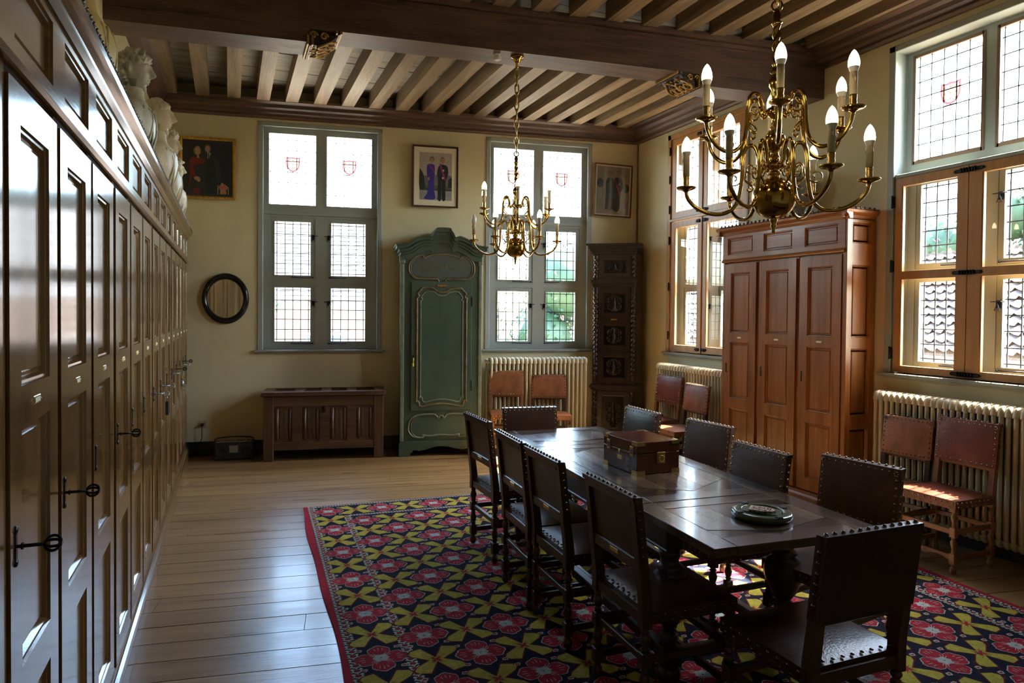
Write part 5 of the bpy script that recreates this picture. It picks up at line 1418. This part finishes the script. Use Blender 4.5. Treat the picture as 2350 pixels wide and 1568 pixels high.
# ================================================================== CHANDELIERS
def chandelier(loc, rot, label, ztop, unlit=(), name='brass_chandelier'):
    """loc = tip of the lower finial; z rises to ztop"""
    root = empty(name, loc, rot, label, 'chandelier', None)
    B = M_['brass']
    mb = MB()
    prof = [(.0001, 0), (.006, .002), (.008, .010), (.006, .018), (.012, .026), (.009, .036), (.013, .046), (.016, .052), (.012, .055), (.022, .059), (.045, .066)]
    bc = .135
    for i in range(1, 12):
        a = -PI/2+.5+(PI-.85)*i/11; prof.append((.082*cos(a), bc+.082*sin(a)))
    prof += [(.022, .213), (.018, .222), (.026, .226), (.024, .234), (.016, .240), (.022, .248), (.032, .252), (.032, .268), (.024, .272), (.018, .285), (.021, .292), (.015, .300), (.015, .318), (.022, .322)]
    for i in range(0, 9):
        a = -PI/2+.6+(PI-1.2)*i/8; prof.append((.039*cos(a), .360+.037*sin(a)))
    prof += [(.016, .400), (.020, .405), (.013, .415), (.013, .440), (.024, .450), (.034, .458), (.036, .474), (.024, .482), (.016, .490), (.014, .520), (.020, .535), (.016, .548), (.024, .565), (.028, .585), (.018, .605), (.014, .612), (.022, .620), (.014, .628), (.012, .645), (.019, .652), (.011, .660), (.010, .675)]
    mb.lathe(prof, 28)
    mb.twist(.017, .672, .80, .045, 2, .4, 12)
    mb.lathe([(.012, .80), (.022, .808), (.012, .818), (.016, .84), (.008, .86)], 14)
    mb.tube([(.018*cos(t*PI/8), 0, .875+.020*sin(t*PI/8)) for t in range(16)], .005, 7, closed=True)
    mb.build('stem', B, root)
    # chain of long links up to the canopy
    zt = ztop - loc[2]; z = .885; q = 0
    mb = MB()
    while z < zt-.10:
        L = .075
        pts = []
        for t in range(14):
            a = t*2*PI/14; x = .015*cos(a); zz = z+L/2+(L/2+.006)*sin(a)
            pts.append((x, 0, zz) if q % 2 else (0, x, zz))
        mb.tube(pts, .0058, 6, closed=True); z += L*.88; q += 1
    mb.tube([(0, 0, z-.01), (0, 0, zt-.055)], .006, 7)
    mb.build('chain', M_['brass2'], root)
    mb = MB(); mb.lathe([(.010, zt-.10), (.016, zt-.085), (.010, zt-.07), (.018, zt-.055), (.030, zt-.045), (.026, zt-.03), (.050, zt-.018), (.054, zt-.002), (.0001, zt-.001)], 18); mb.build('canopy', B, root)
    def arm(a, tier):
        mb = MB(); RR = (.331, .290)[tier]; zo = (0, .232)[tier]
        M = RZ(a)
        if tier == 0:
            pts = [(.030, .262), (.044, .250), (.056, .262), (.060, .30), (.074, .338), (.096, .342), (.112, .318), (.118, .27), (.122, .19), (.140, .115), (.185, .082), (.245, .086), (.298, .115), (.325, .150), (RR, .180)]
            sc_ = (.086, .255, .026)
        else:
            pts = [(.032, .468), (.046, .455), (.056, .470), (.060, .498), (.072, .526), (.092, .532), (.110, .512), (.118, .465), (.122, .40), (.134, .345), (.170, .308), (.215, .306), (.258, .335), (.282, .375), (RR, .412)]
            sc_ = (.088, .470, .022)
        P = catmull([(x, 0, z_) for x, z_ in pts], 5)
        mb.tube(P, .0080, 8, 0, M)
        # scroll inside the loop and a leaf hanging from it
        cx, cz, r_ = sc_
        mb.tube([(cx+r_*(1-t/24)*cos(t*.42+2.6), 0, cz+r_*(1-t/24)*sin(t*.42+2.6)) for t in range(20)], .0036, 6, 0, M)
        mb.tube(catmull([(cx+.018, 0, cz-.012), (cx+.020, 0, cz-.045), (cx+.002, 0, cz-.062), (cx-.008, 0, cz-.078), (cx+.004, 0, cz-.090), (cx+.012, 0, cz-.080)], 4), .0045, 6, 0, M)
        if tier == 0:
            mb.tube([(.150+.030*(1-t/26)*cos(t*.4+2.9), 0, .215+.030*(1-t/26)*sin(t*.4+2.9)) for t in range(20)], .003, 6, 0, M)
        ao = mb.build('arm', B, root)
        zp = (.180, .412)[tier]
        mb = MB(); mb.lathe([(.006, zp-.012), (.009, zp-.004), (.020, zp+.001), (.034, zp+.005), (.041, zp+.011), (.040, zp+.013), (.020, zp+.006), (.010, zp+.010)], 18, 0, M @ T(RR, 0, 0)); mb.build('drip_pan', B, ao)
        mb = MB(); mb.lathe([(.011, zp+.008), (.0135, zp+.012), (.0115, zp+.02), (.0135, zp+.03), (.0115, zp+.034), (.0130, zp+.048), (.0130, zp+.056), (.010, zp+.058)], 14, 0, M @ T(RR, 0, 0)); mb.build('socket', M_['brass2'], ao)
        mb = MB(); mb.lathe([(.0130, zp+.056), (.0130, zp+.134), (.0115, zp+.138)], 14, 0, M @ T(RR, 0, 0))
        random.seed(int(a*100)+tier)
        for q_ in range(3):
            b = random.uniform(0, 6.2); mb.ball((.0130*cos(b), .0130*sin(b), zp+random.uniform(.10, .13)), .003, 6, 4, 0, M @ T(RR, 0, 0), sz=3.2)
        mb.build('candle_sleeve', M_['wax'], ao)
        mb = MB(); mb.lathe([(.0105, zp+.134), (.0150, zp+.142), (.0185, zp+.154)], 16, 0, M @ T(RR, 0, 0), True, False); bb_ = [(.0185, zp+.154), (.0198, zp+.166), (.0185, zp+.180), (.0140, zp+.196), (.0070, zp+.209), (.0001, zp+.216)]
        mb.build('bulb_cap', M_['white'], ao)
        mb = MB(); mb.lathe(bb_, 16, 0, M @ T(RR, 0, 0), True, False)
        off_ = (tier, round(math.degrees(a)) % 360) in unlit
        mb.build('bulb', M_['bulb_off'] if off_ else M_['bulb'], ao)
    for i in range(6): arm(i*PI/3, 0)
    for i in range(6): arm(i*PI/3+PI/6, 1)
    return root
ch1 = Vector((1.951, 2.067, 1.969)); ch2 = Vector((2.100, 5.010, 2.034))
# arms of the lower tier lie square to the line of sight
a1 = math.atan2(ch1.y, ch1.x) - PI/2; a2 = math.atan2(ch2.y, ch2.x) - PI/2
chandelier((ch1.x, ch1.y, ch1.z), a1+R(3), 'large brass candle chandelier hanging nearest the camera above the table', fb2 and 3.679)
chandelier((ch2.x, ch2.y, ch2.z), a2+R(3), 'smaller-looking brass chandelier hanging from the beam before the rear window', 3.679, unlit=((0, 180),))

# ================================================================== VASE ON THE WARDROBE
vs_ = empty('patterned_vase', (4.76, 4.77, 2.508), 0, 'white vase with dark blue pattern standing on the tall wardrobe', 'vase')
m_, t_, b_ = mat('blue_white_faience')
tc = t_.nodes.new('ShaderNodeTexCoord'); n1 = t_.nodes.new('ShaderNodeTexVoronoi'); n1.inputs['Scale'].default_value = 26
n2 = t_.nodes.new('ShaderNodeTexNoise'); n2.inputs['Scale'].default_value = 18
rp_ = t_.nodes.new('ShaderNodeValToRGB'); rp_.color_ramp.interpolation = 'CONSTANT'
rp_.color_ramp.elements[0].color = (.03, .04, .10, 1); rp_.color_ramp.elements[1].position = .47; rp_.color_ramp.elements[1].color = (.45, .46, .44, 1)
ad = t_.nodes.new('ShaderNodeMath'); ad.operation = 'ADD'; ml = t_.nodes.new('ShaderNodeMath'); ml.operation = 'MULTIPLY'; ml.inputs[1].default_value = .5
t_.links.new(tc.outputs['Object'], n1.inputs['Vector']); t_.links.new(tc.outputs['Object'], n2.inputs['Vector'])
t_.links.new(n1.outputs['Distance'], ad.inputs[0]); t_.links.new(n2.outputs['Fac'], ml.inputs[0]); t_.links.new(ml.outputs[0], ad.inputs[1]); t_.links.new(ad.outputs[0], rp_.inputs['Fac']); t_.links.new(rp_.outputs[0], b_.inputs['Base Color'])
b_.inputs['Roughness'].default_value = .15
mb = MB(); mb.lathe([(.065, 0), (.070, .015), (.062, .03), (.075, .09), (.108, .17), (.128, .25), (.126, .31), (.100, .355), (.070, .375), (.066, .395), (.078, .415), (.07, .42), (.06, .40), (.0001, .39)], 28); mb.build('vase_body', m_, vs_)

# ================================================================== SMOKE DETECTOR ON THE BEAM
sm_ = empty('spot_sensor', (1.935, 5.03, 3.672), 0, 'small white sensor fixed under the main beam left of the rear chandelier', 'sensor')
mb = MB(); mb.lathe([(.028, .005), (.028, -.008), (.012, -.014)], 14); mb.build('base', M_['white'], sm_)
mb = MB(); mb.box((-.022, -.035, -.045), (.022, .02, -.012), 0, RZ(.5), .006); mb.build('head', M_['white'], sm_)
mb = MB(); mb.box((2.062, 2.40, 3.999), (2.068, 2.41, 4.0)); 

# ================================================================== BUSTS ON THE CUPBOARDS
def g2(a, b, sa, sb): return math.exp(-(a/sa)**2-(b/sb)**2)
def bust(y, x, s_, turn, label, hair, mat_, hooded=False):
    root = empty('plaster_bust', (x, y, 2.509), R(90)+turn, label, 'bust', 'busts standing on the left cupboards')
    # socle
    mb = MB(); mb.lathe([(.085*s_, 0), (.092*s_, .012*s_), (.080*s_, .025*s_), (.055*s_, .05*s_), (.060*s_, .07*s_), (.075*s_, .085*s_)], 24); mb.build('socle', mat_, root)
    # torso
    prof = [(.075, .060, .075, 0), (.120, .085, .10, 1), (.175, .105, .16, 1), (.220, .120, .23, 1), (.245, .125, .30, 1), (.235, .120, .355, 1), (.185, .105, .395, .9), (.110, .085, .420, .5), (.068, .070, .445, .2), (.058, .064, .48, 0), (.058, .062, .52, 0)]
    seg = 48; vs = []; fs = []
    for j, (rx_, ry_, z, d) in enumerate(prof):
        for k in range(seg):
            a = 2*PI*k/seg
            n_ = noise.noise(Vector((cos(a)*2.2+y, sin(a)*2.2, z*5)))*.030 + abs(sin(a*7+z*14+n_s(y)))*.018
            f = 1 + d*n_*3.0
            vs.append((rx_*f*cos(a)*s_, ry_*f*sin(a)*s_ + (.0), z*s_))
    for j in range(len(prof)-1):
        for k in range(seg):
            k2 = (k+1) % seg; fs.append((j*seg+k, j*seg+k2, (j+1)*seg+k2, (j+1)*seg+k))
    mb = MB(); mb.add(vs, fs, 0, True); mb.add(vs[-seg:], [tuple(range(seg))], 0); mb.add(vs[:seg], [tuple(range(seg))[::-1]], 0); to = mb.build('draped_torso', mat_, root)
    # cloth folds
    mb = MB(); random.seed(int(y*10))
    for q in range(6):
        a0 = -PI/2 + (q-2.5)*.28; pts = []
        for t in range(8):
            z = .38-.26*t/7; a = a0+.35*t/7*(1 if q % 2 else -1)
            rr = (.60+.45*sin(PI*min(1, (z-.05)/.45)))
            pts.append((.215*rr*cos(a)*s_, .118*rr*sin(a)*s_-.004, z*s_))
        mb.tube(pts, [.010*s_*(1-.4*t/7) for t in range(8)], 7)
    # neck band of cloth
    mb.tube([(.105*cos(t*PI/10)*s_, .090*sin(t*PI/10)*s_-.006, (.405+.02*sin(t*PI/10))*s_) for t in range(20)], .018*s_, 8, closed=True)
    mb.build('cloth_fold', mat_, to)
    # head
    U, V = 110, 76; vs = []; fs = []
    hz = .625
    for j in range(V+1):
        el = -PI/2 + PI*j/V
        for i in range(U):
            az = 2*PI*i/U - PI        # 0 = front (-y)
            rx_, ry_, rz_ = .078, .100, .128
            low = max(0, -sin(el)); rx_ *= 1-.22*low; 
            p = Vector((rx_*cos(el)*sin(az), -ry_*cos(el)*cos(az), rz_*sin(el)))
            nrm = Vector((p.x/rx_**2, p.y/ry_**2, p.z/rz_**2)).normalized()
            d = 0
            d += .028*g2(az, el+.12, .15, .14) + .019*g2(az, el-.08, .11, .22)
            d += .010*g2(az, el-.33, .55, .10)
            d -= .013*(g2(az-.36, el-.16, .16, .12)+g2(az+.36, el-.16, .16, .12)); d += .008*(g2(az-.36, el-.15, .09, .06)+g2(az+.36, el-.15, .09, .06))
            d += .009*g2(az, el+.42, .24, .055) + .009*g2(az, el+.55, .22, .06) - .006*g2(az, el+.48, .25, .03)
            d += .020*g2(az, el+.92, .35, .18) - .006*g2(az, el+.70, .3, .08)
            d += .006*(g2(az-.7, el+.1, .3, .25)+g2(az+.7, el+.1, .3, .25))
            d += .020*(g2(az-1.62, el-.02, .10, .22)+g2(az+1.62, el-.02, .10, .22))
            hm = 0
            if el > .62-.25*min(1, abs(az)) or abs(az) > 1.85: hm = 1
            if hair == 'long' and abs(az) > 1.3: hm = 1
            if hm:
                amp = .030 if hair != 'short' else .015
                d += amp*.35 + amp*1.1*(1-2.2*abs(noise.noise(p*30+Vector((y, 0, 0))))) *.55 + amp*.7*noise.noise(p*70)
                if hair == 'long' and el < .2: d += .016
            if hair == 'bald' and hm: d -= .012
            if hair == 'beard' and el < -.45 and abs(az) < 1.3: d += .022+.02*abs(noise.noise(p*45))
            q = p+nrm*d
            if el < -.5 and abs(az) > 1.2: q = q*.82
            vs.append((q.x*s_, q.y*s_, (q.z+hz)*s_))
    for j in range(V):
        for i in range(U):
            i2 = (i+1) % U; fs.append((j*U+i, j*U+i2, (j+1)*U+i2, (j+1)*U+i))
    mb = MB(); mb.add(vs, fs, 0, True)
    if hair in ('none',):
        random.seed(int(y*7))
        for q in range(130):
            az = random.uniform(.55, PI)*random.choice((-1, 1)); el = random.uniform(-.2 if hair == 'curls' else -.9, 1.45)
            if abs(az) < 1.5 and el < .55: continue
            p = (.092*cos(el)*sin(az)*s_, -.112*cos(el)*cos(az)*s_, (hz+.140*sin(el))*s_)
            mb.ball(p, random.uniform(.009, .017)*s_, 8, 6, sz=1.3)
    ho = mb.build('head', mat_, root)
    return root
def n_s(v): return (v*7.3) % 3.0
bust(3.58, -.62, 1.05, R(-8), 'yellowed draped plaster bust nearest the camera, its head cut off by the frame', 'curls', M_['plastery'])
bust(4.78, -.545, .95, R(-6), 'plaster bust of a curly-haired young figure in profile, nearest with visible head', 'curls', M_['plasterg'])
bust(6.25, -.545, 1.12, R(-6), 'pale plaster bust with short hair, middle head of the row', 'short', M_['plasterb'])
bust(7.10, -.545, 1.06, R(-4), 'plaster bust partly hidden behind the middle one, next to the gilt painting', 'curls', M_['plasterb'])
bust(7.82, -.53, .92, R(10), 'last and lowest plaster bust, overlapping the gilt-framed painting', 'long', M_['plasterb'])

# ================================================================== OUTSIDE
gm = simple('garden_gravel', (.36, .31, .24), .9, var=.3, nscale=1.5)
mb = MB(); mb.box((-40, -30, -4.6), (60, 80, -4.5)); tag(mb.build('garden_ground', gm), kind='structure')
leafm = [simple('leaf_green_%d' % i, c_, .6, var=.35, nscale=2) for i, c_ in enumerate(((.020, .055, .020), (.035, .075, .025), (.014, .036, .018)))]
bark = simple('bark', (.10, .07, .05), .9, var=.3, nscale=10)
def tree(x, y, h, rad, label, seed, mi, z0=-4.5, flat=1.0):
    root = empty('garden_tree', (x, y, z0), 0, label, 'tree', 'garden trees outside the windows')
    random.seed(seed); mb = MB()
    mb.tube([(0, 0, 0), (.1, 0, h*.3), (0, .1, h*.6), (0, 0, h*.85)], [rad*.10, rad*.08, rad*.05, rad*.02], 8)
    for q in range(5):
        a = q*1.3; mb.tube([(0, 0, h*(.35+.08*q)), (rad*.5*cos(a), rad*.5*sin(a), h*(.5+.08*q))], [rad*.04, rad*.015], 6)
    mb.build('trunk', bark, root)
    mb = MB(); cs = [(random.gauss(0, .4)*rad, random.gauss(0, .4)*rad, h*.62+random.gauss(0, .5)*h*.25*flat, random.uniform(.35, .6)*rad) for _ in range(12)]
    for cx, cy, cz, r_ in cs:
        for _ in range(340):
            v = Vector((random.gauss(0, 1), random.gauss(0, 1), random.gauss(0, 1))).normalized()*r_*random.uniform(.7, 1.05)
            c_ = Vector((cx, cy, cz))+v; a = Vector((random.gauss(0, 1), random.gauss(0, 1), random.gauss(0, 1))).normalized(); b = a.orthogonal().normalized(); s_ = random.uniform(.10, .2)*rad*.22
            mb.add([c_-a*s_, c_+b*s_*.6, c_+a*s_, c_-b*s_*.6], [(0, 1, 2, 3)], 0)
        mb.ball((cx, cy, cz), r_*.78, 10, 7)
    mb.build('crown', leafm[mi], root)
    return root
tree(-2.0, 22, 9.0, 2.6, 'leafy tree outside the lower panes of the left rear window', 1, 1)
tree(10.3, 20.5, 9.6, 2.4, 'broad green tree outside the right rear window', 2, 0)
tree(24.5, 30, 9.4, 2.4, 'second green tree farther right beyond the right rear window', 3, 1)
tree(24.5, 15.5, 11.5, 3.4, 'tall green tree above the tiled roof outside the big right window', 4, 0)
tree(25.0, 5.0, 12.0, 3.2, 'dense tree at the right beyond the tiled roof', 5, 2)
brick = bpy.data.materials.new('pale_brick'); brick.use_nodes = True
t = brick.node_tree; b = t.nodes['Principled BSDF']; bt = t.nodes.new('ShaderNodeTexBrick'); tc = t.nodes.new('ShaderNodeTexCoord'); mp = t.nodes.new('ShaderNodeMapping')
mp.inputs['Rotation'].default_value = (R(90), 0, 0); bt.inputs['Scale'].default_value = 4.0
bt.inputs['Color1'].default_value = (.13, .085, .06, 1); bt.inputs['Color2'].default_value = (.17, .11, .085, 1); bt.inputs['Mortar'].default_value = (.20, .18, .16, 1)
t.links.new(tc.outputs['Object'], mp.inputs[0]); t.links.new(mp.outputs[0], bt.inputs['Vector']); t.links.new(bt.outputs[0], b.inputs['Base Color']); b.inputs['Roughness'].default_value = .9
slate = simple('grey_roof_tile', (.075, .075, .08), .7, var=.35, nscale=3)
clay = simple('weathered_clay_tile', (.13, .10, .09), .75, var=.4, nscale=3)
def house(name, loc, rz, L, D_, hw_, hr, label, roofm, wins, tiles=True):
    """gable house; local x along ridge, y depth"""
    root = empty(name, loc, rz, label, 'house')
    mb = MB(); mb.prism([(0, 0), (D_, 0), (D_, hw_), (D_/2, hr), (0, hw_)], 0, L, 'x'); mb.build('wall', brick, root)
    mb = MB(); sl = math.hypot(D_/2, hr-hw_)
    for side in (0, 1):
        nrow = int(sl/.30)
        for r_ in range(nrow+1):
            t0 = r_/nrow; 
            y0 = (D_/2)*t0 if side == 0 else D_-(D_/2)*t0; z0 = hw_+(hr-hw_)*t0
            t1 = min(1, (r_+1.25)/nrow); y1 = (D_/2)*t1 if side == 0 else D_-(D_/2)*t1; z1 = hw_+(hr-hw_)*t1
            if side == 1 or not tiles:
                mb.add([(-.2, y0, z0+.10), (L+.2, y0, z0+.10), (L+.2, y1, z1+.05), (-.2, y1, z1+.05)], [(0, 1, 2, 3)], 0)
            else:
                n = int((L+.4)/.06); vs = []
                for i in range(n+1):
                    x = -.2+(L+.4)*i/n; b_ = .035*sin(2*PI*x/.24)+.012*sin(4*PI*x/.24)
                    vs += [(x, y0-.04, z0+.12+b_), (x, y1, z1+.05+b_)]
                mb.add(vs, [(2*i, 2*i+2, 2*i+3, 2*i+1) for i in range(n)], 0, True)
    mb.build('roof', roofm, root)
    for wx, wz_, ww, wh in wins:
        mb = MB(); mb.box((wx-.08, -.06, wz_-.08), (wx+ww+.08, .01, wz_+wh+.08)); f_ = mb.build('window', M_['white'], root)
        for i in range(2):
            for j in range(2):
                mb = MB(); mb.box((wx+.04+i*ww/2, -.08, wz_+.04+j*wh/2), (wx+ww/2-.04+i*ww/2, -.061, wz_+wh/2-.04+j*wh/2)); mb.build('pane', simple('dark_window_pane', (.05, .07, .09), .1) if 'dark_window_pane' not in bpy.data.materials else bpy.data.materials['dark_window_pane'], f_)
    return root
house('neighbour_house', (-3.5, 36, -4.5), R(-9), 14, 8, 6.6, 11.2, 'pale brick house with a white window, outside the left rear window', slate, [(3.2, 3.5, 2.0, 1.5), (7.2, 3.5, 1.6, 1.5)], False)
house('tiled_roof_house', (12.5, 20.0, -4.5), R(-90), 17, 7, 5.4, 7.6, 'low house with a pantiled roof outside the big right window', clay, [(10, 3.2, 1.2, 1.6), (13, 3.2, 1.2, 1.6)], True)
house('brick_gable_house', (14.5, 28.0, -4.5), R(-90), 5.0, 5, 8.6, 11.0, 'brick wall of the next building outside the narrow corner window', slate, [(1.2, 5.6, 1.0, 1.4), (3.2, 5.6, 1.0, 1.4)], False)
